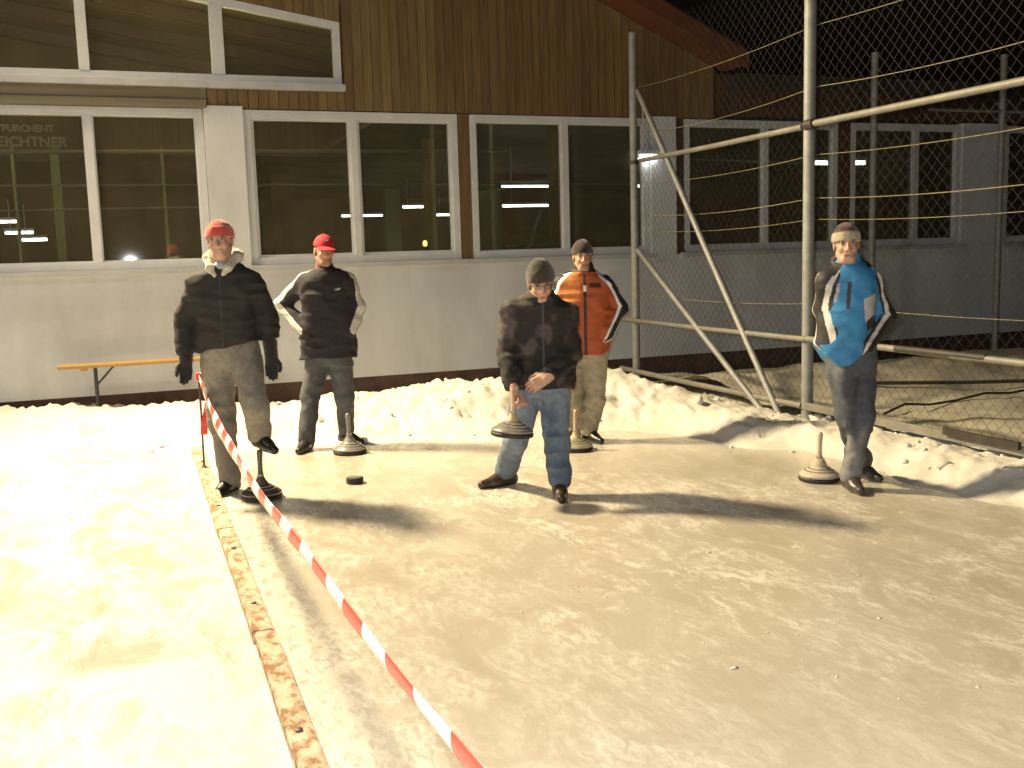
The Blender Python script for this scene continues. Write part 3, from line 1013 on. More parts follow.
KX0, KX1 = 0.362, 0.452
beams = [(8.86, 6.0, 'far end timber of the kerb, with the iron rod standing on it'),
         (5.975, 4.225, 'middle timber of the wooden kerb between the two ice lanes'),
         (4.20, 1.2, 'nearest timber of the wooden kerb, running out at the bottom edge')]
for i, (ya, yb, lab) in enumerate(beams):
    m = bmesh.new()
    bmesh.ops.create_cube(m, size=1.0)
    bmesh.ops.scale(m, vec=(KX1 - KX0, ya - yb, 0.058), verts=m.verts)
    bmesh.ops.subdivide_edges(m, edges=[e for e in m.edges if abs(e.verts[0].co.y - e.verts[1].co.y) > 0.5], cuts=40, use_grid_fill=True)
    bmesh.ops.bevel(m, geom=[e for e in m.edges if abs(e.verts[0].co.x - e.verts[1].co.x) < 1e-4 and abs(e.verts[0].co.z - e.verts[1].co.z) < 1e-4 and len(e.link_faces) == 2 and e.calc_face_angle(0) > 0.5],
                    offset=0.006, segments=2, affect='EDGES')
    for v in m.verts:
        v.co.x += 0.005 * float(vnoise(v.co.y * 1.5 + i * 7, 0.5, v.co.x * 20)) + (i - 1) * 0.004
        v.co.z += 0.003 * float(vnoise(v.co.y * 7, v.co.x * 30, 2.5))
    me = bpy.data.meshes.new('kerb_timber')
    m.to_mesh(me)
    m.free()
    me.materials.append(M['kerb'])
    me.polygons.foreach_set('use_smooth', [True] * len(me.polygons))
    me.set_sharp_from_angle(angle=R(35))
    o = bpy.data.objects.new('kerb_timber', me)
    COL.objects.link(o)
    o.location = ((KX0 + KX1) / 2, (ya + yb) / 2, 0.028)
    tag(o, lab, 'timber', 'timbers of the kerb')
    for yy in ([0.35, -0.9] if i == 2 else [0.5, -0.6]):
        MB().lathe([(0.013, 0.0), (0.013, 0.006), (0.006, 0.008)], 12).build('bolt', 'iron', o, smooth=True, loc=(0.0, yy * (ya - yb) / 2, 0.029))

rod_b = on_ground(205, 475, 0.05)
rod = empty('iron_rod', (0.405, 7.9, 0.057))
top = on_y(199, 377, 7.9)
MB().tube([(0, 0, -0.05), (top[0] - 0.405, 0, top[2] - 0.057 + 0.03)], 0.008, 8).build('shaft', 'iron', rod, smooth=True)
MB().lathe([(0.02, 0), (0.022, 0.008), (0.01, 0.012)], 12).build('foot', 'iron', rod, smooth=True)
tag(rod, 'thin dark iron rod upright on the kerb, holding the striped tape', 'rod')
knot = Vector((top[0], 7.9, top[2]))

# striped barrier tape: twisting ribbon from the rod past the camera
cpx = [(205, 398), (222, 430), (245, 473), (262, 500), (283, 523), (305, 552), (321, 575), (340, 597), (359, 620), (383, 652), (411, 690), (445, 733), (471, 767)]
prof = [(7.9, knot.z)] + [(float(on_x(x, y, 0.41)[1]), float(on_x(x, y, 0.41)[2])) for x, y in cpx[1:]]
prof = sorted(prof)
PY, PZ = np.array([q[0] for q in prof]), np.array([q[1] for q in prof])
co = np.polyfit(PY, PZ, 3)
ys = np.arange(7.9, -3.0, -0.02)
zs = np.polyval(co, np.maximum(ys, 1.2)) + np.where(ys < 1.2, (1.2 - ys) * 0.02, 0)
zs += (knot.z - zs[0]) * np.exp(-(7.9 - ys) / 0.8)
arc = 7.9 - ys
tw = np.interp(arc, [0, 0.8, 2.2, 3.3, 4.4, 5.4, 6.6, 12], [1.5, 1.4, 1.35, 1.35, 1.42, 1.45, 1.5, 1.5])
tw = tw + 0.16 * np.sin(arc * 2.3) + 0.10 * np.sin(arc * 6.1 + 1)
zs = zs + 0.007 * np.sin(arc * 2.9) * np.minimum(arc, 1)
wid = np.interp(arc, [0, 1.0, 2.5, 4.0, 5.0, 20], [0.07, 0.075, 0.066, 0.050, 0.040, 0.036])
xs_ = np.interp(arc, [0, 1.2, 20], [knot.x, 0.41, 0.41])
vs, cols, fs = [], [], []
for i in range(len(ys)):
    for s in (-1, -0.33, 0.33, 1):
        cup = 0.08 * wid[i] * (1 - s * s)
        c, sn = math.cos(tw[i]), math.sin(tw[i])
        vs.append((xs_[i] - knot.x + c * s * wid[i] / 2 - sn * cup, ys[i] - 7.9, zs[i] - knot.z + sn * s * wid[i] / 2 + c * cup))
    if i:
        for k in range(3):
            fs.append(((i - 1) * 4 + k, (i - 1) * 4 + k + 1, i * 4 + k + 1, i * 4 + k))
me = bpy.data.meshes.new('barrier_tape')
me.from_pydata(vs, [], fs)
tmat = bpy.data.materials.new('red_white_tape')
tmat.use_nodes = True
N, L2 = tmat.node_tree.nodes, tmat.node_tree.links
tc = N.new('ShaderNodeTexCoord')
sx = N.new('ShaderNodeSeparateXYZ')
L2.new(tc.outputs['Object'], sx.inputs[0])
w_ = N.new('ShaderNodeMath')
w_.operation = 'ADD'
w_.inputs[1].default_value = 7.9 - 2.737 + 0.44 * 30
L2.new(sx.outputs['Y'], w_.inputs[0])
md = N.new('ShaderNodeMath')
md.operation = 'MODULO'
md.inputs[1].default_value = 0.44
L2.new(w_.outputs[0], md.inputs[0])
cmp = N.new('ShaderNodeMath')
cmp.operation = 'GREATER_THAN'
cmp.inputs[1].default_value = 0.22
L2.new(md.outputs[0], cmp.inputs[0])
cm = N.new('ShaderNodeMix')
cm.data_type = 'RGBA'
cm.inputs['A'].default_value = (0.82, 0.80, 0.77, 1)
cm.inputs['B'].default_value = (0.62, 0.045, 0.03, 1)
L2.new(cmp.outputs[0], cm.inputs['Factor'])
L2.new(cm.outputs['Result'], N['Principled BSDF'].inputs['Base Color'])
N['Principled BSDF'].inputs['Roughness'].default_value = 0.35
me.materials.append(tmat)
me.polygons.foreach_set('use_smooth', [True] * len(me.polygons))
tape = bpy.data.objects.new('barrier_tape', me)
COL.objects.link(tape)
tape.location = knot
sol = tape.modifiers.new('thickness', 'SOLIDIFY')
sol.thickness = 0.0006
tag(tape, 'red and white striped plastic tape stretched from the rod towards the lower edge', 'tape')
# knot and hanging tail
mb = MB()
for k in range(3):
    mb.tube([(0.016 * math.cos(a), 0.016 * math.sin(a), 0.02 * k - 0.02 + 0.006 * math.sin(2 * a)) for a in np.linspace(0, 6.28, 14)], 0.011, 6, caps=False)
mb.build('knot', tmat, tape, smooth='all')
tl = []
ff = []
for i in range(30):
    t = i / 29
    a = 1.2 + 2.2 * t
    c = Vector((0.03 + 0.02 * math.sin(5 * t), 0.02 * math.cos(4 * t), -0.02 - 0.42 * t))
    dv = Vector((math.cos(a), math.sin(a), 0)) * 0.026
    tl += [tuple(c - dv), tuple(c + dv)]
    if i:
        ff.append((2 * i - 2, 2 * i - 1, 2 * i + 1, 2 * i))
mb = MB()
mb.v, mb.f = tl, ff
tm = bpy.data.materials.new('tape_tail')
tm.use_nodes = True
N, L2 = tm.node_tree.nodes, tm.node_tree.links
tc = N.new('ShaderNodeTexCoord')
sx = N.new('ShaderNodeSeparateXYZ')
L2.new(tc.outputs['Object'], sx.inputs[0])
c1 = N.new('ShaderNodeMath')
c1.operation = 'LESS_THAN'
c1.inputs[1].default_value = -0.2
L2.new(sx.outputs['Z'], c1.inputs[0])
cm = N.new('ShaderNodeMix')
cm.data_type = 'RGBA'
cm.inputs['A'].default_value = (0.82, 0.80, 0.77, 1)
cm.inputs['B'].default_value = (0.62, 0.045, 0.03, 1)
L2.new(c1.outputs[0], cm.inputs['Factor'])
L2.new(cm.outputs['Result'], N['Principled BSDF'].inputs['Base Color'])
N['Principled BSDF'].inputs['Roughness'].default_value = 0.35
mb.build('loose_tail', tm, tape, smooth='all')


# ================================================================== ICE STOCKS
def ice_stock(loc, label, body, stem, plate='black_rubber', ring='ring', lean=(0, 0), rot=0.0, scale=1.0, coil=False):
    e = empty('ice_stock', loc, rot)
    e.rotation_euler = (lean[0], lean[1], rot)
    e.scale = (scale,) * 3
    MB().lathe([(0.128, 0.0), (0.137, 0.004), (0.139, 0.012), (0.139, 0.022), (0.134, 0.027)], 48).build('running_sole', plate, e, smooth=True)
    MB().lathe([(0.130, 0.0275), (0.134, 0.030), (0.135, 0.040), (0.131, 0.046), (0.120, 0.054), (0.100, 0.066), (0.080, 0.078), (0.062, 0.090), (0.050, 0.100)], 48).build('body', body, e, smooth=True)
    for r, z in ((0.1345, 0.0385), (0.096, 0.069), (0.072, 0.0845)):
        mbr = MB()
        mbr.lathe([(r, z - 0.003), (r + 0.004, z - 0.001), (r + 0.004, z + 0.002), (r - 0.002, z + 0.004)], 48)
        mbr.build('band', ring, e, smooth=True)
    if coil:
        prof = [(0.050, 0.1005), (0.052, 0.107), (0.047, 0.111), (0.048, 0.119), (0.042, 0.123), (0.043, 0.131), (0.036, 0.136), (0.036, 0.145), (0.027, 0.150)]
    else:
        prof = [(0.048, 0.1005), (0.045, 0.108), (0.036, 0.120), (0.028, 0.134), (0.023, 0.150)]
    MB().lathe(prof, 32).build('collar', body if coil else stem, e, smooth=True)
    st = MB()
    zs_ = [0.1505, 0.17, 0.20, 0.24, 0.28, 0.31, 0.325, 0.332]
    rs_ = [0.021, 0.0185, 0.0165, 0.0165, 0.0185, 0.021, 0.018, 0.010]
    st.tube([(0.012 * (z - 0.15) ** 2 * 20, 0, z) for z in zs_], rs_, 16)
    sto = st.build('stem', stem, e, smooth='all')
    MB().tube([(0.0, 0, 0.152), (0.0, 0, 0.166)], 0.0225, 20).build('ferrule', ring, sto, smooth=True)
    tag(e, label, 'ice stock', 'ice stocks on the rink')
    return e


def gp(px, py):
    return Vector(on_ground(px, py))


ice_stock(gp(819, 480) + Vector((0, 0, 0.002)), 'cream ice stock with ringed cone standing beside the blue jacket man', 'stock_pale', 'stock_pale', coil=True, rot=0.4)
STOCK1 = gp(262, 498) + Vector((0, 0, 0.002))
ice_stock(STOCK1, 'dark ice stock under the raised shoe of the red beanie man', 'stock_dark', 'stem_dark', rot=1.0)
ice_stock(gp(350, 453) + Vector((0, 0, 0.002)), 'brown ice stock standing at the boots of the red cap man', 'stock_grey', 'stem_grey', ring='ring', rot=2.0)
ice_stock(gp(576, 450) + Vector((0, 0, 0.002)), 'olive ice stock with pale stem before the orange jacket man', 'stock_green', 'stock_wood', rot=0.2)
puck = empty('target_puck', gp(355, 483) + Vector((0, 0, 0.002)))
MB().lathe([(0.052, 0.0), (0.060, 0.003), (0.062, 0.010), (0.062, 0.034), (0.058, 0.040), (0.050, 0.042)], 36).build('ring_body', 'black_rubber', puck, smooth=True)
MB().lathe([(0.046, 0.0425), (0.046, 0.0445), (0.020, 0.0455), (0.012, 0.046)], 36).build('top_disc', 'stock_grey', puck, smooth=True)
tag(puck, 'small dark round target puck lying alone on the ice', 'puck')


# ================================================================== PEOPLE: smooth distance fields, one continuous body, clothes over it
class Vol:
    def __init__(s):
        s.p = []

    def add(s, fn, lo, hi, k=0.02, op='+'):
        s.p.append((fn, np.asarray(lo, float), np.asarray(hi, float), k, op))
        return s

    def rc(s, a, b, ra, rb, k=0.025, op='+', sq=None):
        a, b = np.asarray(a, float), np.asarray(b, float)
        ab = b - a
        L = max(ab @ ab, 1e-9)

        def fn(X, Y, Z):
            px, py, pz = X - a[0], Y - a[1], Z - a[2]
            t = np.clip((px * ab[0] + py * ab[1] + pz * ab[2]) / L, 0, 1)
            return np.sqrt((px - t * ab[0]) ** 2 + (py - t * ab[1]) ** 2 + (pz - t * ab[2]) ** 2) - (ra + (rb - ra) * t)
        m = max(ra, rb)
        return s.add(fn, np.minimum(a, b) - m, np.maximum(a, b) + m, k, op)

    def chain(s, pts, rs, k=0.025):
        for i in range(len(pts) - 1):
            s.rc(pts[i], pts[i + 1], rs[i], rs[i + 1], k)
        return s

    def ell(s, c, rad, ax=None, k=0.02, op='+', clip=None):
        c, rad = np.asarray(c, float), np.asarray(rad, float)
        A = np.eye(3) if ax is None else np.asarray(ax, float)      # rows = axes

        def fn(X, Y, Z):
            px, py, pz = X - c[0], Y - c[1], Z - c[2]
            q = [(px * A[i, 0] + py * A[i, 1] + pz * A[i, 2]) for i in range(3)]
            k0 = np.sqrt(sum((q[i] / rad[i]) ** 2 for i in range(3))) + 1e-6
            k1 = np.sqrt(sum((q[i] / rad[i] ** 2) ** 2 for i in range(3))) + 1e-6
            d = k0 * (k0 - 1) / k1
            if clip is not None:
                for (n, o) in clip:
                    d = np.maximum(d, (px * n[0] + py * n[1] + pz * n[2]) - o)
            return d
        m = float(max(rad))
        return s.add(fn, c - m, c + m, k, op)

    def loft(s, sec, k=0.03, n=2.4):
        """sec: (z, cx, cy, halfwidth, halfdepth, yaw) from bottom to top"""
        S = np.array(sorted(sec), float)

        def fn(X, Y, Z):
            it = [np.interp(Z, S[:, 0], S[:, i]) for i in range(1, 6)]
            dx, dy = X - it[0], Y - it[1]
            c, sn = np.cos(it[4]), np.sin(it[4])
            u, v = dx * c + dy * sn, -dx * sn + dy * c
            F = ((np.abs(u) / it[2]) ** n + (np.abs(v) / it[3]) ** n) ** (1 / n)
            d = (F - 1) * np.minimum(it[2], it[3])
            return np.maximum(d, np.maximum(Z - S[-1, 0], S[0, 0] - Z))
        m = S[:, 3:5].max()
        return s.add(fn, (S[:, 1].min() - m, S[:, 2].min() - m, S[0, 0]), (S[:, 1].max() + m, S[:, 2].max() + m, S[-1, 0]), k)

    def plane(s, n, o, lo, hi):
        """remove everything with n.p > o inside the box"""
        n = np.asarray(n, float)
        return s.add(lambda X, Y, Z: -(X * n[0] + Y * n[1] + Z * n[2] - o), lo, hi, 0.0, '-')

    def mesh(s, h, disp=None):
        pos = [p for p in s.p if p[4] == '+']
        lo = np.min([p[1] for p in pos], 0) - 0.03
        hi = np.max([p[2] for p in pos], 0) + 0.03
        n = np.ceil((hi - lo) / h).astype(int) + 1
        ax = [lo[i] + np.arange(n[i]) * h for i in range(3)]
        D = np.full(n, 1.0, np.float32)
        for fn, a, b, k, op in s.p:
            pad = 0.03 + k
            i0 = np.clip(np.floor((a - pad - lo) / h).astype(int), 0, n)
            i1 = np.clip(np.ceil((b + pad - lo) / h).astype(int) + 1, 0, n)
            if (i1 <= i0).any():
                continue
            sl = tuple(slice(i0[i], i1[i]) for i in range(3))
            Xs, Ys, Zs = ax[0][sl[0]][:, None, None], ax[1][sl[1]][None, :, None], ax[2][sl[2]][None, None, :]
            d = fn(Xs, Ys, Zs).astype(np.float32)
            o = D[sl]
            if op == '+':
                if k > 0:
                    t = np.clip(0.5 + 0.5 * (o - d) / k, 0, 1)
                    D[sl] = o * (1 - t) + d * t - k * t * (1 - t)
                else:
                    D[sl] = np.minimum(o, d)
            else:                       # subtract
                if k > 0:
                    t = np.clip(0.5 - 0.5 * (o + d) / k, 0, 1)
                    D[sl] = o * (1 - t) - d * t + k * t * (1 - t)
                else:
                    D[sl] = np.maximum(o, -d)
        if disp is not None:
            band = np.abs(D) < 0.035
            I = np.nonzero(band)
            D[band] += disp(ax[0][I[0]], ax[1][I[1]], ax[2][I[2]]).astype(np.float32)
        return surface_nets(D, lo, h)


def surface_nets(D, lo, h):
    ins = D < 0
    c = [ins[i:ins.shape[0] - 1 + i, j:ins.shape[1] - 1 + j, k:ins.shape[2] - 1 + k] for i in (0, 1) for j in (0, 1) for k in (0, 1)]
    sm = np.zeros(c[0].shape, np.int8)
    for q in c:
        sm += q
    act = (sm > 0) & (sm < 8)
    I = np.stack(np.nonzero(act), -1)
    vid = np.full(act.shape, -1, np.int32)
    vid[act] = np.arange(len(I))
    corner = np.array([(i, j, k) for i in (0, 1) for j in (0, 1) for k in (0, 1)])
    val = np.stack([D[I[:, 0] + a, I[:, 1] + b, I[:, 2] + c_] for a, b, c_ in corner], -1)
    acc = np.zeros((len(I), 3))
    cnt = np.zeros(len(I))
    for a in range(8):
        for b in range(a + 1, 8):
            if np.abs(corner[a] - corner[b]).sum() != 1:
                continue
            va, vb = val[:, a], val[:, b]
            x = (va < 0) != (vb < 0)
            t = np.where(x, va / np.where(x, va - vb, 1), 0)
            acc += np.where(x[:, None], corner[a] + t[:, None] * (corner[b] - corner[a]), 0)
            cnt += x
    V = lo + h * (I + acc / cnt[:, None])
    quads_ = []
    for axis in range(3):
        sl0 = [slice(1, -1)] * 3
        sl1 = [slice(1, -1)] * 3
        sl0[axis] = slice(0, -1)
        sl1[axis] = slice(1, None)
        a, b = ins[tuple(sl0)], ins[tuple(sl1)]
        for flip, msk in ((False, a & ~b), (True, ~a & b)):
            E = np.stack(np.nonzero(msk), -1)
            if not len(E):
                continue
            off = np.ones(3, int)
            off[axis] = 0
            E = E + off
            u, w = (axis + 1) % 3, (axis + 2) % 3
            du, dw = np.zeros(3, int), np.zeros(3, int)
            du[u] = 1
            dw[w] = 1
            q = [vid[tuple((E - s).T)] for s in (du + dw, dw, 0 * du, du)]
            q = np.stack(q, -1)
            quads_.append(q[:, ::-1] if flip else q)
    Qd = np.concatenate(quads_)
    Qd = Qd[(Qd >= 0).all(1)]
    return V, Qd


def unit(v):
    v = np.asarray(v, float)
    return v / np.linalg.norm(v)


def limb(V, a, b, c):
    """nearest place on a two-bone limb: position 0..2 along it, unit radial direction"""
    best, T, Rd = None, None, None
    for i, (p, q) in enumerate(((a, b), (b, c))):
        p, q = np.asarray(p, float), np.asarray(q, float)
        ab = q - p
        t = np.clip(((V - p) @ ab) / (ab @ ab), 0, 1)
        r = V - p - t[:, None] * ab
        d = np.linalg.norm(r, axis=1)
        if best is None:
            best, T, Rd = d, t + i, r
        else:
            m = d < best
            best, T, Rd = np.where(m, d, best), np.where(m, t + i, T), np.where(m[:, None], r, Rd)
    return T, Rd / (np.linalg.norm(Rd, axis=1)[:, None] + 1e-9), best


class Person:
    def __init__(s, base_px, label, k=1.0):
        s.base = on_ground(*base_px)
        s.xa = np.array([math.cos(PSI), -math.sin(PSI), 0])
        s.ya = np.array([math.sin(PSI), math.cos(PSI), 0])
        s.za = np.array([0, 0, 1.0])
        s.depth = float((s.base - CAM) @ s.ya)
        s.e = empty('person', tuple(s.base), -PSI)
        tag(s.e, label, 'person', 'players on the ice')
        s.px = s.depth / F_PX               # metres per pixel here

    def J(s, x, y, near=0.0):
        """pixel -> local point, `near` metres nearer to the camera than the feet"""
        d = ray(x, y)
        p = CAM + d * ((s.depth - near) / (d @ s.ya))
        q = p - s.base
        return np.array([q @ s.xa, q @ s.ya, q @ s.za])

    def G(s, x, y, z=0.0):
        q = on_ground(x, y, z) - s.base
        return np.array([q @ s.xa, q @ s.ya, q @ s.za])

    def part(s, name, vol, material, colour, h=0.0065, disp=None, parent=None, label=None):
        V, Qd = vol.mesh(h, disp)
        c = colour(V) if callable(colour) else np.tile(colour, (len(V), 1))
        o = quads(name, V, Qd, material, parent or s.e, True, c)
        if label:
            o['label'] = label
        return o


def facing(yaw, pitch=0.0, roll=0.0):
    """yaw>0 turns to the right of the picture; pitch<0 looks down. rows: right-of-face (picture right), forward, up"""
    f = np.array([math.sin(yaw) * math.cos(pitch), -math.cos(yaw) * math.cos(pitch), math.sin(pitch)])
    r = np.array([math.cos(yaw), math.sin(yaw), 0.0])
    u = np.cross(f, r) * -1
    u = np.cross(r, f)
    if u[2] < 0:
        u = -u
    r2 = r * math.cos(roll) + u * math.sin(roll)
    u2 = -r * math.sin(roll) + u * math.cos(roll)
    return np.stack([r2, f, u2])


def head_prims(vol, c, A, s=1.0, smile=0.0):
    P = lambda r, f, u: c + s * (A[0] * r + A[1] * f + A[2] * u)
    vol.ell(P(0, -0.012, 0.035), s * np.array([0.073, 0.096, 0.088]), A, 0.02)
    vol.ell(P(0, 0.022, -0.035), s * np.array([0.051, 0.070, 0.082]), A, 0.03)
    vol.rc(P(-0.012, 0.066, -0.098), P(0.012, 0.066, -0.098), 0.020 * s, 0.020 * s, 0.03)
    for q in (-1, 1):
        vol.rc(P(q * 0.047, -0.005, -0.055), P(q * 0.024, 0.055, -0.092), 0.017 * s, 0.017 * s, 0.03)       # jaw
        vol.ell(P(q * 0.037, 0.064, -0.028), s * np.array([0.021, 0.018, 0.020]) * (1 + 0.15 * smile), A, 0.02)   # cheek
        vol.ell(P(q * 0.073, -0.012, -0.005), s * np.array([0.010, 0.020, 0.032]), A, 0.008)                # ear
        vol.ell(P(q * 0.031, 0.094, 0.012), s * np.array([0.019, 0.016, 0.012]), A, 0.012, '-')             # socket
        vol.ell(P(q * 0.031, 0.073, 0.011), s * np.array([0.014, 0.014, 0.012]), A, 0.004)                  # eye
    vol.rc(P(-0.034, 0.082, 0.030), P(0.034, 0.082, 0.030), 0.011 * s, 0.011 * s, 0.014)                   # brow
    vol.rc(P(0, 0.086, 0.022), P(0, 0.108, -0.026), 0.008 * s, 0.013 * s, 0.012)                            # nose
    vol.rc(P(-0.012, 0.096, -0.030), P(0.012, 0.096, -0.030), 0.009 * s, 0.009 * s, 0.008)
    vol.rc(P(-0.020, 0.082, -0.060), P(0.020, 0.082, -0.060), 0.009 * s, 0.009 * s, 0.008)                  # upper lip
    vol.rc(P(-0.017, 0.081, -0.073), P(0.017, 0.081, -0.073), 0.009 * s, 0.009 * s, 0.008)                  # lower lip
    vol.rc(P(-0.024, 0.097, -0.0655 + 0.006 * smile), P(0, 0.099, -0.0665), 0.004 * s, 0.004 * s, 0.003, '-')
    vol.rc(P(0.024, 0.097, -0.0655 + 0.006 * smile), P(0, 0.099, -0.0665), 0.004 * s, 0.004 * s, 0.003, '-')


def skin_colour(c, A, s, skin, brow=(0.09, 0.055, 0.03), stubble=0.0, smile=0.0):
    skin = np.array(skin)

    def fn(V):
        q = (V - c) @ A.T / s
        r, f, u = np.abs(q[:, 0]), q[:, 1], q[:, 2]
        col = np.tile(skin, (len(V), 1))
        front = sstep(0.02, 0.05, f) * (np.linalg.norm(V - c, axis=1) < 0.2)

        def put(w, colour):
            nonlocal col
            w = (np.clip(w, 0, 1) * front)[:, None]
            col = col * (1 - w) + np.array(colour) * w
        put(0.45 * np.exp(-((r - 0.042) / 0.018) ** 2 - ((u + 0.03) / 0.018) ** 2), skin * [1.05, 0.62, 0.55])
        put(0.5 * np.exp(-(r / 0.016) ** 2 - ((u + 0.026) / 0.014) ** 2), skin * [1.05, 0.68, 0.6])
        if stubble:
            put(stubble * sstep(-0.035, -0.06, u), skin * 0.42)
        put(1.2 * np.exp(-((r - 0.031) / 0.019) ** 4 - ((u - 0.031 - 0.12 * (0.03 - r) * 0) / 0.0062) ** 2), brow)
        put(1.3 * np.exp(-((r - 0.031) / 0.011) ** 4 - ((u - 0.010) / 0.005) ** 4), (0.33, 0.27, 0.22))
        put(1.4 * np.exp(-((r - 0.031) / 0.0068) ** 4 - ((u - 0.011) / 0.0075) ** 4), (0.03, 0.025, 0.02))
        put(1.0 * np.exp(-((r - 0.031) / 0.016) ** 4 - ((u - 0.0195) / 0.003) ** 2), (0.06, 0.04, 0.03))
        put(0.9 * np.exp(-(r / 0.023) ** 4 - ((u + 0.0665) / 0.011) ** 4), skin * [0.85, 0.42, 0.40])
        if smile > 0.5:
            put(1.3 * np.exp(-(r / 0.019) ** 4 - ((u + 0.0665 - 4 * r * r) / 0.0042) ** 4), (0.52, 0.46, 0.38))
        else:
            put(1.0 * np.exp(-(r / 0.022) ** 4 - ((u + 0.0665) / 0.003) ** 2), (0.10, 0.035, 0.03))
        hair = (np.linalg.norm(V - c, axis=1) < 0.16) & (f < 0.012) & (u > -0.045 + 0.9 * np.maximum(f, -0.06) * 0) & (r < 0.0755) & (u < 0.2)
        w = (hair * sstep(0.018, 0.0, f) * sstep(-0.06, -0.035, u))[:, None]
        col = col * (1 - w) + np.array(brow) * w
        return col
    return fn


def hand_prims(vol, wrist, d, n, side=1, curl=(0.35, 0.5), s=1.0, k=0.006, spread=0.02, fat=1.0):
    """wrist -> fingers along d, palm faces n, thumb on the `side` of d x n"""
    d = unit(d)
    n = unit(np.asarray(n, float) - d * np.dot(n, d))
    lat = np.cross(d, n) * side                    # towards the thumb
    wrist = np.asarray(wrist, float)
    L = 0.088 * s
    vol.rc(wrist - d * 0.015 * s, wrist + d * 0.02 * s, 0.027 * s * fat, 0.026 * s * fat, 0.02)
    K = []
    for i, q in enumerate((0.030, 0.011, -0.009, -0.028)):
        kn = wrist + d * (L - (0.0, -0.004, 0.0, 0.009)[i] * s) + lat * q * s
        vol.rc(wrist + d * 0.012 * s + lat * q * 0.6 * s, kn, 0.015 * s * fat, 0.0125 * s * fat, 0.012)
        K.append(kn)
    for i, (kn, ln) in enumerate(zip(K, (0.072, 0.080, 0.074, 0.058))):
        dir_ = unit(d + lat * spread * (1.5 - i))
        p = kn
        ang = 0
        for seg, (fr, rr) in enumerate(((0.45, 0.0098), (0.32, 0.0088), (0.23, 0.0078))):
            ang += curl[0] if seg == 0 else curl[1]
            dd = dir_ * math.cos(ang) + n * math.sin(ang)
            q = p + dd * ln * fr * s
            vol.rc(p, q, rr * s * fat, (rr - 0.0008) * s * fat, k * 0.6)
            p = q
    tb = wrist + d * 0.022 * s + lat * 0.026 * s
    t1 = tb + unit(d * 0.75 + lat * 0.65 + n * 0.35) * 0.042 * s
    t2 = t1 + unit(d * 0.9 + lat * 0.15 + n * 0.45) * 0.034 * s
    t3 = t2 + unit(d * 0.9 - lat * 0.1 + n * 0.5) * 0.024 * s
    vol.rc(tb, t1, 0.0145 * s * fat, 0.0125 * s * fat, 0.012)
    vol.rc(t1, t2, 0.0115 * s * fat, 0.0105 * s * fat, k)
    vol.rc(t2, t3, 0.0105 * s * fat, 0.009 * s * fat, k)


def shoe_prims(vol, foot, yaw, pitch=0.0, length=0.285, w=1.0, shaft=0.0):
    """foot = point on the floor under the ankle; yaw as for facing()"""
    A = facing(yaw, pitch)
    f, u, r = A[1], A[2], A[0]
    P = lambda a, b, c=0.0: foot + f * a + u * b + r * c
    L = length
    vol.rc(P(-0.055, 0.036), P(0.09, 0.034), 0.037 * w, 0.043 * w, 0.03)
    vol.rc(P(0.08, 0.033), P(L - 0.11, 0.027), 0.043 * w, 0.030 * w, 0.03)
    vol.rc(P(-0.03, 0.06), P(0.05, 0.060), 0.040 * w, 0.034 * w, 0.04)
    vol.rc(P(-0.03, 0.05), P(-0.012, 0.115 + shaft), 0.042 * w, 0.047 * w, 0.03)
    c = foot + u * 0.002
    vol.add(lambda X, Y, Z: (X - c[0]) * u[0] + (Y - c[1]) * u[1] + (Z - c[2]) * u[2], foot - 0.3, foot + 0.3, 0.0, '-')

    def welt(V):
        return (V - foot) @ u
    return welt


def folds(amp, seed, fz=16, fx=6, low=0.5):
    def fn(x, y, z):
        n = vnoise(x * fx + seed, y * fx + seed * 2, z * fz + 3 * seed)
        n2 = vnoise(x * fx * 2.3 - seed, y * fx * 2.3, z * fz * 2.1 + seed)
        big = vnoise(x * 4 + seed, y * 4, z * 4.5)
        ridge = 1 - np.abs(n) * 2
        return -amp * (0.75 * ridge * (0.4 + 0.6 * np.clip(big + 0.6, 0, 1)) + 0.35 * n2 + low * big)
    return fn


def beanie(p, c, A, s, colour, brimc, low=0.012, tilt=0.0, name='beanie', height=0.0, material='knit', brim=True, label=None):
    v = Vol()
    f, u = A[1], A[2]
    cc = c + s * (-0.012 * f + 0.037 * u)
    n1 = unit(-u + f * (0.10 + tilt))
    lo = 0.01 * s - low
    v.ell(cc + u * height * 0.5, s * np.array([0.087, 0.108, 0.104 + height]), A, 0.0, '+', [(n1, 0.012 * s + low)])
    if brim:
        nu = -n1
        v.ell(cc, s * np.array([0.0905, 0.1115, 0.105]), A, 0.008, '+', [(n1, 0.020 * s + low), (nu, 0.040 * s - low)])

    def col(V):
        q = (V - cc) @ -n1
        w = sstep(0.040 * s - low + 0.004, 0.040 * s - low - 0.004, q)[:, None] if brim else np.zeros((len(V), 1))
        rib = 1 + 0.10 * np.sin(np.arctan2((V - cc) @ A[0], (V - cc) @ A[1]) * 46)[:, None]
        cu = colour(V) if callable(colour) else np.array(colour)
        return (cu * (1 - w) + np.array(brimc) * w) * rib
    return p.part(name, v, material, col, 0.0045, lambda x, y, z: -0.003 * vnoise(x * 30, y * 30, z * 30), label=label)


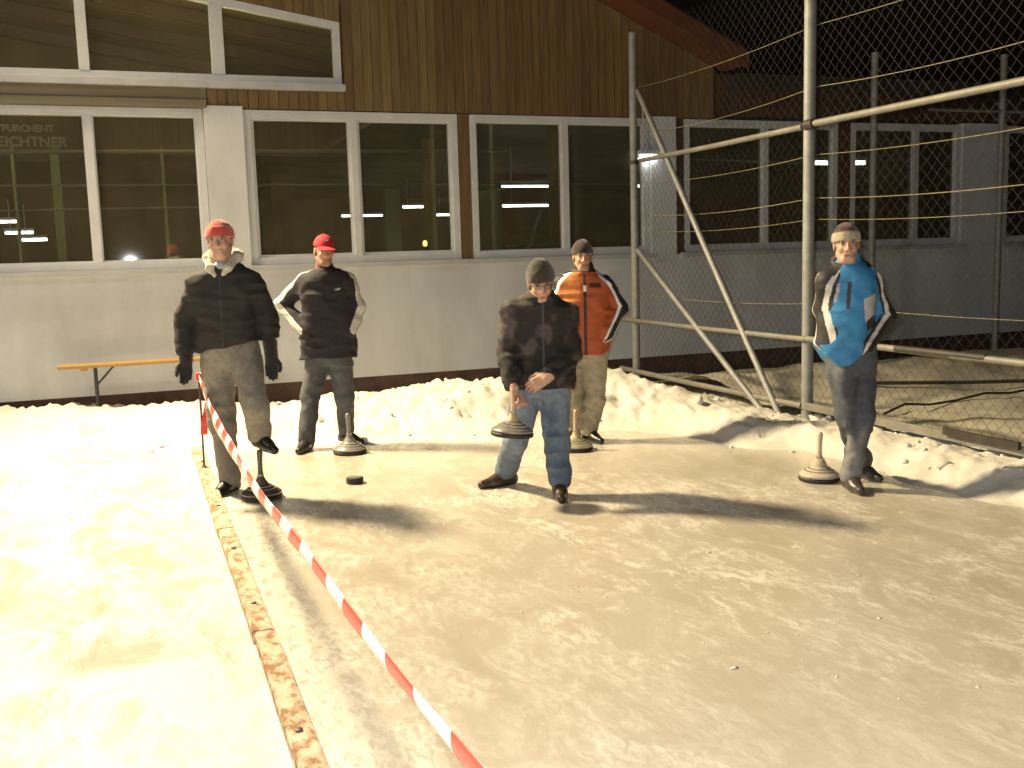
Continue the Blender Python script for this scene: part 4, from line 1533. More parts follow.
def body_core(v, p, neck, head_c, A, hs, torso, arms, legs, feet):
    head_prims(v, head_c, A, hs, smile=p.smile)
    v.rc(head_c + hs * (A[1] * -0.015 - A[2] * 0.06), neck, 0.056 * hs, 0.062, 0.03)
    v.loft([(z, cx, cy, hw * 0.80, hd * 0.72, yw) for (z, cx, cy, hw, hd, yw) in torso[2:]], 0.05, 2.1)
    low = np.array([torso[2][1], torso[2][2], torso[2][0]])
    for (a, b, c) in arms:
        v.rc(neck - [0, 0, 0.06], a, 0.05, 0.05, 0.04)
        v.chain([a, b, c], [0.046, 0.034, 0.025], 0.02)
    for (a, b, c), ft in zip(legs, feet):
        v.rc(low, a, 0.09, 0.082, 0.04)
        v.chain([a, b, c], [0.082, 0.056, 0.040], 0.04)
        fd = facing(ft[1], ft[2])
        v.rc(c, ft[0] + fd[1] * 0.11 + fd[2] * 0.035, 0.036, 0.024, 0.02)


def make_legs(p, legs, feet, radii, hipc, hip_hw, hip_hd, yaw, colour, amp=0.015, seed=1.0, material='denim', name='trousers', zc=None, rise=0.10):
    v = Vol()
    v.loft([(hipc[2] - 0.10, hipc[0], hipc[1], hip_hw * 0.92, hip_hd * 0.92, yaw), (hipc[2], hipc[0], hipc[1], hip_hw, hip_hd, yaw),
            (hipc[2] + rise, hipc[0], hipc[1], hip_hw * 0.93, hip_hd * 0.95, yaw)], 0.05)
    for (a, b, c), (r0, r1, r2) in zip(legs, radii):
        v.rc(a, b, r0, r1, 0.035)
        v.rc(b, c, r1, r2, 0.03)
    for (a, b, c), ft in zip(legs, feet):
        zcut = c[2] - 0.045
        v.add(lambda X, Y, Z, z_=zcut: Z - z_ + 0 * X + 0 * Y, (c[0] - 0.12, c[1] - 0.12, zcut - 0.12), (c[0] + 0.12, c[1] + 0.12, zcut - 0.02), 0.006, '-')
    base = folds(amp, seed, 10.5, 6.5, 0.35)
    ank = [l[2] for l in legs]
    kn = [l[1] for l in legs]

    def disp(x, y, z):
        w = 0.55
        for a in ank:
            w = w + 1.1 * np.exp(-((z - a[2] - 0.06) / 0.10) ** 2)
        for a in kn:
            w = w + 0.6 * np.exp(-((z - a[2]) / 0.09) ** 2)
        return base(x, y, z) * np.minimum(w, 1.15)
    return p.part(name, v, material, colour, 0.0065, disp)


def make_jacket(p, torso, arms, neck, rad, colour, amp=0.010, seed=2.0, material='cloth', hem=None, collar=None, fz=13, name='jacket', kk=0.085):
    v = Vol()
    v.loft(torso, kk)
    for (a, b, c), (r0, r1, r2) in zip(arms, rad):
        v.rc(np.asarray(neck) - [0, 0, 0.055], a, 0.075, r0 * 1.02, 0.085)
        v.rc(a, b, r0, r1, 0.03)
        v.rc(b, c, r1, r2, 0.03)
    for (a, b, c), (r0, r1, r2) in zip(arms, rad):
        d = unit(c - b)
        o = float(d @ c)
        v.add(lambda X, Y, Z, d=d, o=o: -(X * d[0] + Y * d[1] + Z * d[2] - o), c - 0.06 + d * 0.05, c + 0.06 + d * 0.05, 0.005, '-') if p.cuffs else None
    if collar:
        cc, r0, hgt, lean = collar
        v.rc(cc, cc + np.array([lean[0], lean[1], hgt]), r0, r0 * 0.93, 0.03)
        v.rc(cc + np.array([lean[0], lean[1], hgt]) * 0.55, cc + np.array([lean[0], lean[1], hgt]) * 1.9, r0 * 0.80, r0 * 0.78, 0.008, '-')
    if hem:
        v.add(hem, (-0.6, -0.5, -0.2), (0.6, 0.5, torso[0][0] + 0.25), 0.008, '-')
    return p.part(name, v, material, colour, 0.0062, folds(amp, seed, fz, 6))


def sections(p, rows, yaw, near=0.0):
    """rows: (py, cx_px, halfwidth_px, halfdepth_m[, near])"""
    out = []
    for r in rows:
        q = p.J(r[1], r[0], near + (r[4] if len(r) > 4 else 0))
        out.append((q[2], q[0], q[1], r[2] * p.px, r[3], yaw))
    return sorted(out)


def lerp(a, b, w):
    w = np.clip(w, 0, 1)[:, None]
    return np.asarray(a) * (1 - w) + np.asarray(b) * w


SKIN = (0.50, 0.31, 0.21)

# ------------------------------------------------------------------ red beanie, black jacket, one foot on his stock
p = Person((231, 494), 'smiling man in red beanie and black jacket, one shoe resting on his ice stock')
p.smile, p.cuffs = 1.0, True
hc, A, hs = p.J(220, 241.5, 0.06), facing(0.06, 0.02, 0.05), 1.04
neck = p.J(223, 265, 0.0)
torso = sections(p, [(268, 224, 14, 0.085), (274, 225, 22, 0.11), (284, 226, 29, 0.13), (300, 227, 30, 0.145), (322, 228, 31, 0.15), (340, 229, 32, 0.15), (354, 229, 32, 0.145)], 0.05)
arms = [(p.J(200, 284.5), p.J(187, 318, -0.03), p.J(186, 357, 0.06)), (p.J(251, 281.5), p.J(267.5, 317, -0.03), p.J(271, 353, 0.05))]
f1 = p.G(231, 492)
stock_top = np.array(STOCK1) + [0, 0, 0.335]
q = stock_top - p.base
st = np.array([q @ p.xa, q @ p.ya, q @ p.za])
f2 = st + np.array([0.0, 0.055, 0.0])
legs = [(p.J(218, 366), p.J(222, 425, 0.03), f1 + [0.0, 0, 0.10]), (p.J(246, 364, 0.02), p.J(256, 408, 0.19), f2 + [0, 0.0, 0.10])]
feet = [(f1, -0.35, 0.0), (f2, 0.75, -0.12)]
v = Vol()
body_core(v, p, neck, hc, A, hs, torso, arms, legs, feet)
for (a, b, c) in arms:
    hand_prims(v, c + unit(c - b) * 0.025, (0, -0.2, -1), (0.2, -1, 0), 1 if c[0] < 0 else -1, (0.25, 0.3), 0.98)
p.part('body', v, 'skin', skin_colour(hc, A, hs, SKIN, smile=1), 0.0055)
make_legs(p, legs, feet, [(0.112, 0.082, 0.074), (0.108, 0.082, 0.074)], p.J(231, 352), 0.195, 0.135, 0.05,
          lambda V: lerp((0.27, 0.245, 0.20), (0.15, 0.14, 0.125), sstep(0.2, 0.8, fbm(V[:, 0] * 5, V[:, 1] * 5, V[:, 2] * 2, 3) * 0.5 + 0.5)), seed=1.3)
z_h0, z_h1 = p.J(198, 352)[2], p.J(262, 340)[2]
x_h0, x_h1 = p.J(198, 352)[0], p.J(262, 340)[0]


def jcol(V):
    c = np.tile(np.array((0.021, 0.020, 0.017)), (len(V), 1))
    zz = (np.abs(V[:, 0] - neck[0] - 0.01) < 0.008) & (V[:, 1] < 0) & (V[:, 2] < neck[2])
    c[zz] = (0.035, 0.034, 0.03)
    return c


make_jacket(p, torso, arms, neck, [(0.080, 0.073, 0.060)] * 2, jcol, 0.018, 2.2,
            hem=lambda X, Y, Z: Z - (z_h0 + (z_h1 - z_h0) * (X - x_h0) / (x_h1 - x_h0)) + 0 * Y)
v = Vol()                                      # cream fleece hood lying open round the neck
for t in np.linspace(-1.9, 1.9, 13):
    a = neck + np.array([0.100 * math.sin(t), 0.02 + 0.075 * -math.cos(t) * -1, 0.045 + 0.045 * (1 - abs(t) / 1.9)])
    t2 = t + 3.8 / 12
    b = neck + np.array([0.100 * math.sin(t2), 0.02 + 0.075 * math.cos(t2), 0.045 + 0.045 * (1 - abs(t2) / 1.9)])
    if t2 < 2.0:
        v.rc(a, b, 0.032, 0.032, 0.02)
for q in (-1, 1):
    v.rc(neck + [q * 0.095, 0.0, 0.045], neck + [q * 0.06, -0.09, -0.02], 0.034, 0.028, 0.02)
    v.rc(neck + [q * 0.06, -0.09, -0.02], neck + [q * 0.022, -0.115, -0.07], 0.028, 0.012, 0.02)
p.part('fleece_collar', v, 'knit', (0.62, 0.57, 0.45), 0.006, folds(0.008, 4.1, 25, 25))
v = Vol()
v.ell(neck + [0.005, -0.06, -0.02], (0.055, 0.05, 0.055), None, 0.02)
p.part('shirt', v, 'cloth', (0.40, 0.45, 0.50), 0.006, folds(0.004, 4.7, 25, 25))
beanie(p, hc, A, hs, (0.56, 0.075, 0.045), (0.60, 0.085, 0.055), low=-0.004)
for (a, b, c) in arms:
    v = Vol()
    v.rc(c - unit(c - b) * 0.07, c + unit(c - b) * 0.02, 0.050, 0.042, 0.02)
    hand_prims(v, c + unit(c - b) * 0.025, (0, -0.2, -1), (0.2, -1, 0), 1 if c[0] < 0 else -1, (0.25, 0.3), 1.0, fat=1.42)
    p.part('glove', v, 'knit', (0.016, 0.015, 0.015), 0.006)
for (ft, yw, pt) in feet:
    v = Vol()
    w = shoe_prims(v, ft, yw, pt, 0.29)
    p.part('shoe', v, 'leather', lambda V: lerp((0.016, 0.014, 0.012), (0.045, 0.042, 0.038), sstep(0.022, 0.016, w(V))), 0.006)

# ------------------------------------------------------------------ red cap, black jacket with white sleeve stripes
p = Person((328, 447), 'man in red peaked cap and black jacket with white sleeve stripes, hands in pockets')
p.smile, p.cuffs = 0.0, False
hc, A, hs = p.J(324, 251, 0.05), facing(0.42, -0.12, -0.04), 1.0
neck = p.J(324, 272, 0.0)
torso = sections(p, [(271, 325, 13, 0.09), (276, 326, 19, 0.115), (286, 327, 25, 0.13), (300, 328, 27, 0.14), (325, 329, 27, 0.145), (345, 329, 28, 0.145), (357, 329, 27, 0.14)], 0.12)
arms = [(p.J(305, 282, -0.02), p.J(283, 304, -0.06), p.J(306, 331, 0.08)), (p.J(347, 281, 0.0), p.J(357, 307, -0.03), p.J(349, 330, 0.06))]
f1, f2 = p.G(307, 450), p.G(347, 443)
legs = [(p.J(317, 365), p.J(310, 400, 0.05), f1 + [0, 0, 0.10]), (p.J(340, 365), p.J(345, 398, 0.05), f2 + [0, 0, 0.12])]
feet = [(f1, -0.15, 0.0), (f2, 0.85, 0.0)]
v = Vol()
body_core(v, p, neck, hc, A, hs, torso, arms, legs, feet)
for (a, b, c), sd in zip(arms, (-1, 1)):
    hand_prims(v, c, unit([-sd * 0.8, 0.35, -0.6]), (0, 1, 0), sd, (0.5, 0.6), 0.8)
p.part('body', v, 'skin', skin_colour(hc, A, hs, (0.46, 0.27, 0.18), stubble=0.55), 0.0055)
make_legs(p, legs, feet, [(0.104, 0.078, 0.070), (0.104, 0.078, 0.064)], p.J(329, 352), 0.19, 0.13, 0.1,
          lambda V: lerp((0.105, 0.11, 0.115), (0.05, 0.053, 0.06), fbm(V[:, 0] * 5, V[:, 1] * 5, V[:, 2] * 2, 3) * 0.5 + 0.5), seed=6.3)
arms2, neck2 = arms, neck


def jcol(V):
    c = np.tile(np.array((0.017, 0.014, 0.019)), (len(V), 1))
    for (a, b, w_), sd in zip(arms2, (-1, 1)):
        T, rd, d = limb(V, a, b, w_)
        out = unit([sd * 0.8, -0.15, 0.75])
        out2 = unit([sd * 0.75, -0.55, 0.1])
        oo = lerp(out, out2, T)
        al = (rd * oo).sum(1) / np.linalg.norm(oo, axis=1)
        on = (d < 0.12) & (al > 0.80)
        c[on] = (0.62, 0.60, 0.55)
        # stripe goes on over the shoulder to the collar
        s0, s1 = neck2 + np.array([sd * 0.07, 0, 0.0]), a
        ab = s1 - s0
        t = np.clip(((V - s0) @ ab) / (ab @ ab), 0, 1)
        r = V - s0 - t[:, None] * ab
        on = (np.abs(r[:, 1]) < 0.026) & (r[:, 2] > 0.03) & (t > 0.02) & (t < 0.999)
        c[on] = (0.62, 0.60, 0.55)
    ch = (np.abs(V[:, 0] - neck2[0] - 0.125) < 0.022) & (np.abs(V[:, 2] - neck2[2] + 0.145 - 0.2 * (V[:, 0] - neck2[0] - 0.125)) < 0.007) & (V[:, 1] < -0.03)
    c[ch] = (0.55, 0.5, 0.45)
    return c


make_jacket(p, torso, arms, neck, [(0.074, 0.068, 0.060)] * 2, jcol, 0.015, 3.1, material='cloth', collar=(neck - [0, 0, 0.02], 0.085, 0.07, (0, -0.01)))
v = Vol()
v.rc(neck + [0.0, -0.005, 0.0], neck + [0.005, -0.02, 0.055], 0.073, 0.068, 0.02)
p.part('collar', v, 'knit', (0.22, 0.035, 0.025), 0.006, folds(0.005, 9.1, 25, 25), label='dark red roll collar')
v = Vol()                                      # peaked cap
r_, f_, u_ = A
cc = hc + hs * (-0.010 * f_ + 0.040 * u_)
v.ell(cc, np.array([0.086, 0.106, 0.098]), A, 0.0, '+', [(-u_, -0.002)])
bc = cc + f_ * 0.10 + u_ * 0.004


def brimfn(X, Y, Z):
    px, py, pz = X - bc[0], Y - bc[1], Z - bc[2]
    a = px * r_[0] + py * r_[1] + pz * r_[2]
    b = px * f_[0] + py * f_[1] + pz * f_[2]
    c = px * u_[0] + py * u_[1] + pz * u_[2]
    c = c + 3.2 * a * a + 0.25 * np.maximum(b, 0) + 0.4 * np.maximum(b, 0) ** 2
    e = (np.sqrt((a / 0.078) ** 2 + (b / 0.085) ** 2) - 1) * 0.07
    return np.maximum(np.abs(c) - 0.0055, np.maximum(e, -b - 0.05))


v.add(brimfn, bc - 0.12, bc + 0.12, 0.006)
v.rc(cc + u_ * 0.095, cc + u_ * 0.100, 0.008, 0.006, 0.004)


def capcol(V):
    q = (V - cc) @ A.T
    c = np.tile(np.array((0.50, 0.018, 0.030)), (len(V), 1))
    lg = (np.abs(q[:, 0] - 0.005) < 0.016) & (np.abs(q[:, 2] - 0.055 - 0.3 * q[:, 0]) < 0.006) & (q[:, 1] > 0.05)
    c[lg] = (0.55, 0.45, 0.42)
    return c


p.part('cap', v, 'cloth', capcol, 0.0045)
for i, (ft, yw, pt) in enumerate(feet):
    v = Vol()
    w = shoe_prims(v, ft, yw, pt, 0.30, 1.08, 0.06 if i == 0 else 0.14)
    p.part('boot', v, 'leather', lambda V: lerp((0.028, 0.022, 0.018), (0.03, 0.03, 0.028), sstep(0.022, 0.016, w(V))), 0.006)

# ------------------------------------------------------------------ the thrower: bent forward, black checked jacket, pale jeans
p = Person((530, 491), 'bespectacled man bending forward in dark patterned jacket and blue jeans, swinging an ice stock')
p.smile, p.cuffs = 0.0, True
hc, A, hs = p.J(540.5, 283, 0.20), facing(0.10, -0.30, 0.06), 1.02
neck = p.J(541, 301, 0.13)
torso = sections(p, [(300, 541, 13, 0.10, 0.13), (306, 540, 22, 0.12, 0.12), (315, 539, 28, 0.14, 0.10), (332, 539, 31, 0.15, 0.07), (355, 540, 31, 0.15, 0.03), (375, 541, 31, 0.145, 0.0), (386, 541, 30, 0.14, 0.0)], 0.05)
arms = [(p.J(514, 313, 0.12), p.J(507, 350, 0.10), p.J(513, 387, 0.24)), (p.J(565, 314, 0.12), p.J(570, 353, 0.08), p.J(549, 376, 0.27))]
f1, f2 = p.G(506, 485), p.G(560, 496)
legs = [(p.J(526, 396), p.J(516, 440, 0.07), f1 + [0, 0, 0.10]), (p.J(555, 396), p.J(556, 443, 0.10), f2 + [0, 0, 0.10])]
feet = [(f1, -1.05, 0.0), (f2, 0.0, 0.0)]
HAND_R = p.J(517, 396, 0.30)
v = Vol()
body_core(v, p, neck, hc, A, hs, torso, arms, legs, feet)
hand_prims(v, p.J(514, 389, 0.28), (0.12, -0.25, -0.95), (0.8, -0.5, -0.1), -1, (1.0, 1.15), 1.05)
hand_prims(v, p.J(549, 377, 0.29), (-0.86, -0.1, -0.42), (0.0, 0.9, -0.4), -1, (0.35, 0.55), 1.12)
p.part('body', v, 'skin', skin_colour(hc, A, hs, (0.50, 0.29, 0.20)), 0.005)
make_legs(p, legs, feet, [(0.103, 0.078, 0.072), (0.103, 0.080, 0.072)], p.J(541, 381), 0.19, 0.13, 0.05,
          lambda V: lerp((0.12, 0.165, 0.24), (0.36, 0.40, 0.45), np.clip(0.5 + 0.5 * fbm(V[:, 0] * 6, V[:, 1] * 6, V[:, 2] * 2.5, 3), 0, 1) * sstep(0.02, -0.06, V[:, 1]) * sstep(0.15, 0.45, V[:, 2]) + 0.0), seed=8.8)
J3 = p


def jcol(V):
    a = fbm(V[:, 0] * 9, V[:, 1] * 9, V[:, 2] * 9, 3)
    b = fbm(V[:, 0] * 11 + 30, V[:, 1] * 11, V[:, 2] * 11, 2)
    c = lerp((0.016, 0.014, 0.013), (0.075, 0.060, 0.058), sstep(0.15, 0.8, a))
    c = c * 1.0 + lerp((0, 0, 0), (0.030, 0.020, 0.012), sstep(0.35, 0.8, b))
    z = (np.abs(V[:, 0] - neck[0] - 0.005) < 0.008) & (V[:, 1] < neck[1] - 0.02) & (V[:, 2] < neck[2])
    c[z] = (0.06, 0.07, 0.09)
    return c


make_jacket(p, torso, arms, neck, [(0.075, 0.067, 0.055)] * 2, jcol, 0.019, 5.4, collar=(neck - [0, 0, 0.015], 0.088, 0.05, (0.0, -0.012)))
beanie(p, hc, A, hs, (0.045, 0.037, 0.020), (0.050, 0.040, 0.022), low=-0.002, height=0.012)
gl = MB()
P = lambda r, f, u: hc + hs * (A[0] * r + A[1] * f + A[2] * u)
for q in (-1, 1):
    gl.tube([tuple(P(q * 0.032 + 0.021 * math.cos(t), 0.100, 0.008 + 0.015 * math.sin(t))) for t in np.linspace(0, 2 * math.pi, 21)], 0.0018, 6, caps=False)
    gl.tube([tuple(P(q * 0.053, 0.099, 0.012)), tuple(P(q * 0.080, 0.03, 0.012)), tuple(P(q * 0.083, -0.01, 0.005))], 0.0018, 6)
gl.tube([tuple(P(-0.011, 0.101, 0.012)), tuple(P(0.0, 0.104, 0.014)), tuple(P(0.011, 0.101, 0.012))], 0.0018, 6)
glasses = gl.build('glasses', 'iron', p.e, smooth='all')
for q in (-1, 1):
    ln = MB()
    ln.v = [tuple(P(q * 0.032 + 0.020 * math.cos(t), 0.100, 0.008 + 0.0145 * math.sin(t))) for t in np.linspace(0, 2 * math.pi, 17)[:-1]]
    ln.f = [tuple(range(16))]
    ln.build('lens', 'glass', glasses)
for (ft, yw, pt) in feet:
    v = Vol()
    w = shoe_prims(v, ft, yw, pt, 0.30)
    p.part('shoe', v, 'leather', lambda V: lerp((0.055, 0.036, 0.022), (0.02, 0.018, 0.016), sstep(0.022, 0.016, w(V))), 0.006)
sl = p.J(512, 436, 0.30)
sw = p.base + p.xa * sl[0] + p.ya * sl[1] + p.za * sl[2]
ice_stock(Vector(sw), 'ice stock held just above the ice in the bending man\'s right hand', 'stock_grey', 'stock_wood', lean=(R(-2), R(5)), rot=-0.3)

# ------------------------------------------------------------------ orange jacket with reflective piping, khaki trousers
p = Person((585, 441), 'man in orange jacket with white reflective piping and khaki trousers, behind the bending man')
p.smile, p.cuffs = 0.0, False
hc, A, hs = p.J(582.5, 257, 0.03), facing(0.05, -0.05, 0.0), 0.98
neck = p.J(583, 276, 0.0)
torso = sections(p, [(274, 583, 12, 0.09), (279, 583, 18, 0.115), (288, 584, 23, 0.13), (305, 584, 25.5, 0.145), (330, 584, 27, 0.145), (345, 584, 26.5, 0.145), (353, 584, 26, 0.14)], 0.03)
arms = [(p.J(564, 285.5), p.J(551, 308, -0.04), p.J(561, 333, 0.06)), (p.J(602, 285.5), p.J(618.5, 307, -0.06), p.J(606, 334, 0.07))]
f1, f2 = p.G(575, 439), p.G(590, 441)
legs = [(p.J(574, 362), p.J(573, 400, 0.05), f1 + [0, 0, 0.10]), (p.J(595, 362), p.J(595, 400, 0.04), f2 + [-0.01, 0, 0.10])]
feet = [(f1, -0.3, 0.0), (f2, 0.45, 0.0)]
v = Vol()
body_core(v, p, neck, hc, A, hs, torso, arms, legs, feet)
for (a, b, c), sd in zip(arms, (-1, 1)):
    hand_prims(v, c, unit([-sd * 0.8, 0.25, -0.6]), (0, 1, 0), sd, (0.5, 0.6), 0.8)
p.part('body', v, 'skin', skin_colour(hc, A, hs, (0.46, 0.27, 0.18), stubble=0.3), 0.0055)
make_legs(p, legs, feet, [(0.106, 0.085, 0.078), (0.106, 0.085, 0.078)], p.J(584, 350), 0.185, 0.13, 0.03,
          lambda V: lerp((0.46, 0.40, 0.29), (0.34, 0.29, 0.205), fbm(V[:, 0] * 5, V[:, 1] * 5, V[:, 2] * 2, 3) * 0.5 + 0.5), amp=0.016, seed=11.3)
arms4, neck4 = arms, neck
WHITE = (0.88, 0.88, 0.88)


def jcol(V):
    c = np.tile(np.array((0.42, 0.085, 0.018)), (len(V), 1))
    x, y, z = V[:, 0] - neck4[0], V[:, 1] - neck4[1], V[:, 2] - neck4[2]
    yoke = (z > -0.20) & (x < -0.04) & (x > -0.17)
    c[yoke] = (0.50, 0.16, 0.03)
    for (a, b, w_), sd in zip(arms4, (-1, 1)):
        T, rd, d = limb(V, a, b, w_)
        out = lerp(unit([sd * 0.75, -0.45, 0.55]), unit([sd * 0.80, -0.6, 0.05]), T * 0.7)
        out = out / np.linalg.norm(out, axis=1)[:, None]
        ax = lerp(unit(b - a), unit(w_ - b), np.clip(T - 0.5, 0, 1))
        side_ = np.cross(out, ax)
        al = np.arctan2((rd * side_).sum(1), (rd * out).sum(1))
        sl_ = (d < 0.13) & (np.abs(x) > 0.12)
        c[sl_ & (np.abs(al) < 0.62)] = (0.022, 0.020, 0.030)
        c[sl_ & (np.abs(np.abs(al) - 0.62) < 0.16)] = WHITE
        s0 = neck4 + np.array([sd * 0.06, 0, 0.0])
        ab = a - s0
        t = np.clip(((V - s0) @ ab) / (ab @ ab), 0, 1)
        r = V - s0 - t[:, None] * ab
        top_ = (r[:, 2] > 0.02) & (t > 0.02) & (t < 0.99) & (np.abs(x) <= 0.17)
        c[top_ & (np.abs(r[:, 1]) < 0.05)] = (0.022, 0.020, 0.030)
        c[top_ & (np.abs(r[:, 1] + 0.05) < 0.012)] = WHITE
    fr = y < -0.03
    zp = fr & (np.abs(x) < 0.012) & (z < 0.02)
    c[zp] = (0.03, 0.025, 0.025)
    zp = fr & (np.abs(x - 0.005) < 0.012) & (z < -0.075) & (z > -0.125)
    c[zp] = WHITE
    pt_ = fr & (np.abs(x - 0.09) < 0.05) & (np.abs(z + 0.075) < 0.02)
    c[pt_] = (0.05, 0.02, 0.02)
    c[z > 0.035] = (0.028, 0.02, 0.02)
    return c


make_jacket(p, torso, arms, neck, [(0.080, 0.074, 0.062)] * 2, jcol, 0.014, 7.7, material='nylon', collar=(neck - [0, 0, 0.01], 0.088, 0.075, (0, 0.005)))
v = Vol()
v.rc(neck + [0.002, -0.03, -0.03], neck + [0.002, -0.02, 0.02], 0.052, 0.05, 0.02)
p.part('shirt', v, 'cloth', (0.52, 0.50, 0.50), 0.006)
beanie(p, hc, A, hs, (0.040, 0.020, 0.014), (0.034, 0.018, 0.014), low=-0.010, height=0.006)
for (ft, yw, pt) in feet:
    v = Vol()
    w = shoe_prims(v, ft, yw, pt, 0.29)
    p.part('shoe', v, 'leather', (0.010, 0.009, 0.009), 0.006)

# ------------------------------------------------------------------ blue jacket by the fence, ankles crossed
p = Person((852, 487), 'young man in bright blue jacket by the fence, ankles crossed, hands in pockets')
p.smile, p.cuffs = 0.0, False
hc, A, hs = p.J(846.5, 245, 0.04), facing(-0.22, 0.0, 0.03), 0.99
neck = p.J(849, 267, -0.01)
torso = sections(p, [(265, 849, 13, 0.09), (271, 850, 19, 0.11), (281, 849, 24, 0.125), (300, 847, 26, 0.135), (325, 844, 26, 0.14), (345, 842, 25, 0.14), (366, 841, 23, 0.13)], -0.35)
arms = [(p.J(831, 281, 0.02), p.J(823.5, 309, -0.05), p.J(831, 334, 0.0)), (p.J(868, 280, -0.04), p.J(882.5, 317, -0.06), p.J(862, 349, 0.08))]
f1, f2 = p.G(861, 477), p.G(850, 489)
legs = [(p.J(842, 374, 0.02), p.J(847, 418, 0.06), f1 + [0, 0, 0.10]), (p.J(862, 372, -0.04), p.J(863, 418, 0.08), f2 + [0.0, 0, 0.10])]
feet = [(f1, 0.35, 0.0), (f2, 0.05, 0.0)]
v = Vol()
body_core(v, p, neck, hc, A, hs, torso, arms, legs, feet)
for (a, b, c), sd in zip(arms, (-1, 1)):
    hand_prims(v, c, unit([-sd * 0.8, 0.3, -0.6]), (0, 1, 0), sd, (0.5, 0.6), 0.8)
p.part('body', v, 'skin', skin_colour(hc, A, hs, (0.48, 0.30, 0.21)), 0.0055)
make_legs(p, legs, feet, [(0.094, 0.072, 0.066), (0.094, 0.072, 0.066)], p.J(851, 358), 0.165, 0.125, -0.25,
          lambda V: lerp((0.075, 0.085, 0.10), (0.24, 0.24, 0.235), sstep(-0.1, 0.6, fbm(V[:, 0] * 6, V[:, 1] * 6, V[:, 2] * 2.5, 3)) * sstep(0.02, -0.05, V[:, 1])), amp=0.017, seed=13.1)
arms5, neck5 = arms, neck
B_dir = facing(-0.35)
hemL, hemM, hemR = p.J(813, 338), p.J(834, 367), p.J(862, 350)


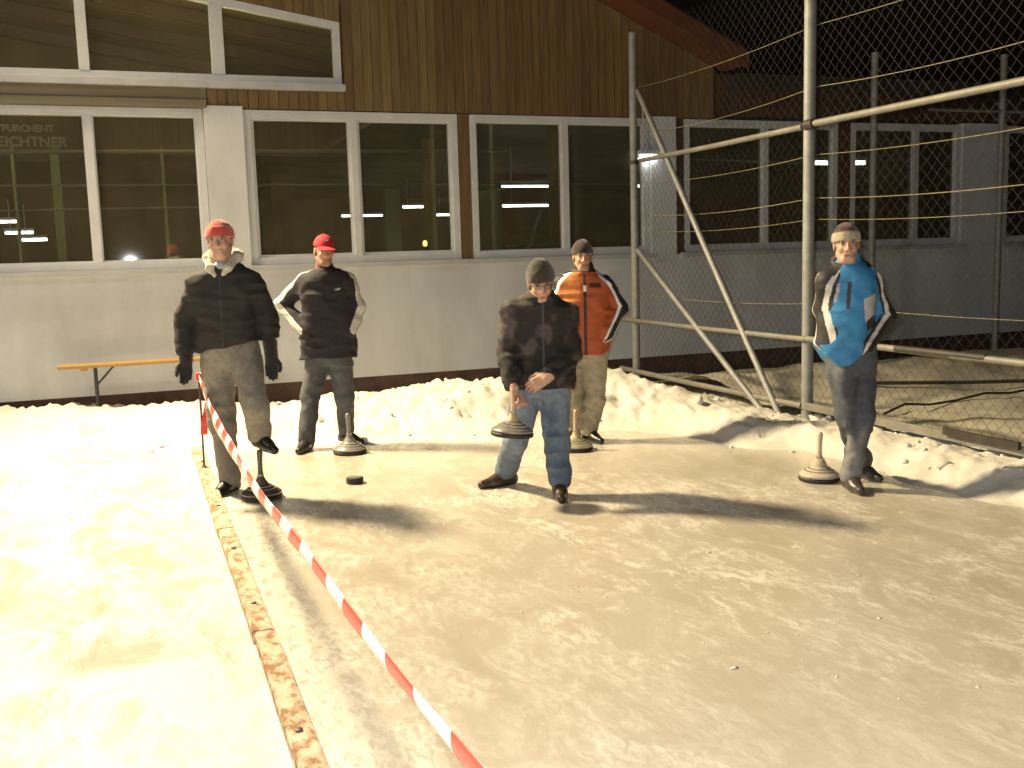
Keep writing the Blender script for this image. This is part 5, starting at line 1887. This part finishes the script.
def jcol(V):
    c = np.tile(np.array((0.035, 0.22, 0.46)), (len(V), 1))
    q = (V - neck5) @ B_dir.T
    x, f, z = q[:, 0], q[:, 1], q[:, 2]
    wn_ = fbm(V[:, 0] * 7, V[:, 1] * 7, V[:, 2] * 3, 2)
    fr = f > 0.0
    # vertical pale and dark inserts on the chest
    c[fr & (np.abs(x - 0.015 - 0.05 * z) < 0.012) & (z < -0.09) & (z > -0.26)] = (0.03, 0.025, 0.03)
    c[fr & (np.abs(x + 0.075 - 0.20 * (z + 0.2)) < 0.010) & (z < -0.10) & (z > -0.22)] = (0.40, 0.42, 0.45)
    c[fr & (np.abs(x + 0.095 - 0.20 * (z + 0.2)) < 0.009) & (z < -0.09) & (z > -0.27)] = (0.03, 0.03, 0.035)
    pan = fr & (x > 0.100 - 0.10 * (z + 0.27)) & (x < 0.165) & (z < -0.17 - 0.5 * (0.165 - x)) & (z > -0.33 + 0.9 * (x - 0.13))
    c[pan] = (0.50, 0.50, 0.50)
    c[fr & (x > 0.115) & (x < 0.19) & (z <= -0.33 + 0.9 * (x - 0.13)) & (z > -0.40 + 0.3 * (x - 0.13))] = (0.025, 0.025, 0.03)
    for (a, b, w_), sd in zip(arms5, (-1, 1)):
        T, rd, d = limb(V, a, b, w_)
        out = lerp(unit([sd * 0.9, -0.25 if sd > 0 else -0.55, 0.35]), unit([sd * 0.9, -0.45, 0.1]), T * 0.6)
        out = out / np.linalg.norm(out, axis=1)[:, None]
        ax = lerp(unit(b - a), unit(w_ - b), np.clip(T - 0.5, 0, 1))
        side_ = np.cross(out, ax)
        al = np.arctan2((rd * side_).sum(1), (rd * out).sum(1))
        inside = np.sign(V[:, 0] - (a[0] + b[0]) / 2 + sd * 0.045) * sd
        sl_ = (d < 0.125) & ((inside > 0) | (T > 1.02))
        c[sl_ & (np.abs(al) < 0.95)] = (0.018, 0.015, 0.016)
        c[sl_ & (np.abs(np.abs(al) - 0.80) < 0.20)] = (0.66, 0.63, 0.58)
        c[sl_ & (np.abs(np.abs(al) - 1.12) < 0.12)] = (0.018, 0.015, 0.016)
        s0 = neck5 + np.array([sd * 0.05, 0, 0.0])
        ab = a - s0
        t = np.clip(((V - s0) @ ab) / (ab @ ab), 0, 1)
        r = V - s0 - t[:, None] * ab
        top_ = (r[:, 2] > 0.01) & (t > 0.05) & (t < 0.999) & (z < 0.03)
        c[top_ & (np.abs(r[:, 1]) < 0.075)] = (0.018, 0.015, 0.016)
        c[top_ & (np.abs(r[:, 1] + 0.072) < 0.016) & (t > 0.3) & (sd > 0)] = (0.66, 0.63, 0.58)
    c[(z > 0.02) & (f < 0.02)] = (0.018, 0.015, 0.016)
    return c


def hem5(X, Y, Z):
    h = np.interp(X, [hemL[0], hemM[0], hemR[0], hemR[0] + 0.12], [hemL[2], hemM[2], hemR[2], hemR[2] - 0.01])
    return Z - h + 0 * Y


make_jacket(p, torso, arms, neck, [(0.066, 0.056, 0.05), (0.074, 0.066, 0.056)], jcol, 0.018, 9.9, material='nylon', hem=hem5, collar=(neck - [0, 0, 0.015], 0.082, 0.065, (-0.012, -0.012)), fz=9)
v = Vol()
for t in np.linspace(1.55, 4.35, 9):
    a = neck + np.array([0.085 * math.sin(t), -0.085 * math.cos(t) + 0.01, 0.045])
    b = neck + np.array([0.085 * math.sin(t + 0.4), -0.085 * math.cos(t + 0.4) + 0.01, 0.045])
    v.rc(a, b, 0.024, 0.024, 0.02)
p.part('hood', v, 'knit', (0.022, 0.018, 0.016), 0.006, folds(0.006, 3.3, 22, 22))


def hat5(V):
    q = (V - hc) @ A.T
    return lerp((0.10, 0.022, 0.018), (0.025, 0.022, 0.020), sstep(0.0, 0.35, np.sin(q[:, 2] * 130)))


beanie(p, hc, A, hs, hat5, (0.42, 0.36, 0.24), low=0.0, height=0.004)
for (ft, yw, pt) in feet:
    v = Vol()
    w = shoe_prims(v, ft, yw, pt, 0.29)
    p.part('shoe', v, 'leather', lambda V: lerp((0.055, 0.045, 0.038), (0.20, 0.19, 0.17), sstep(0.016, 0.012, w(V)) * 0.5), 0.006)
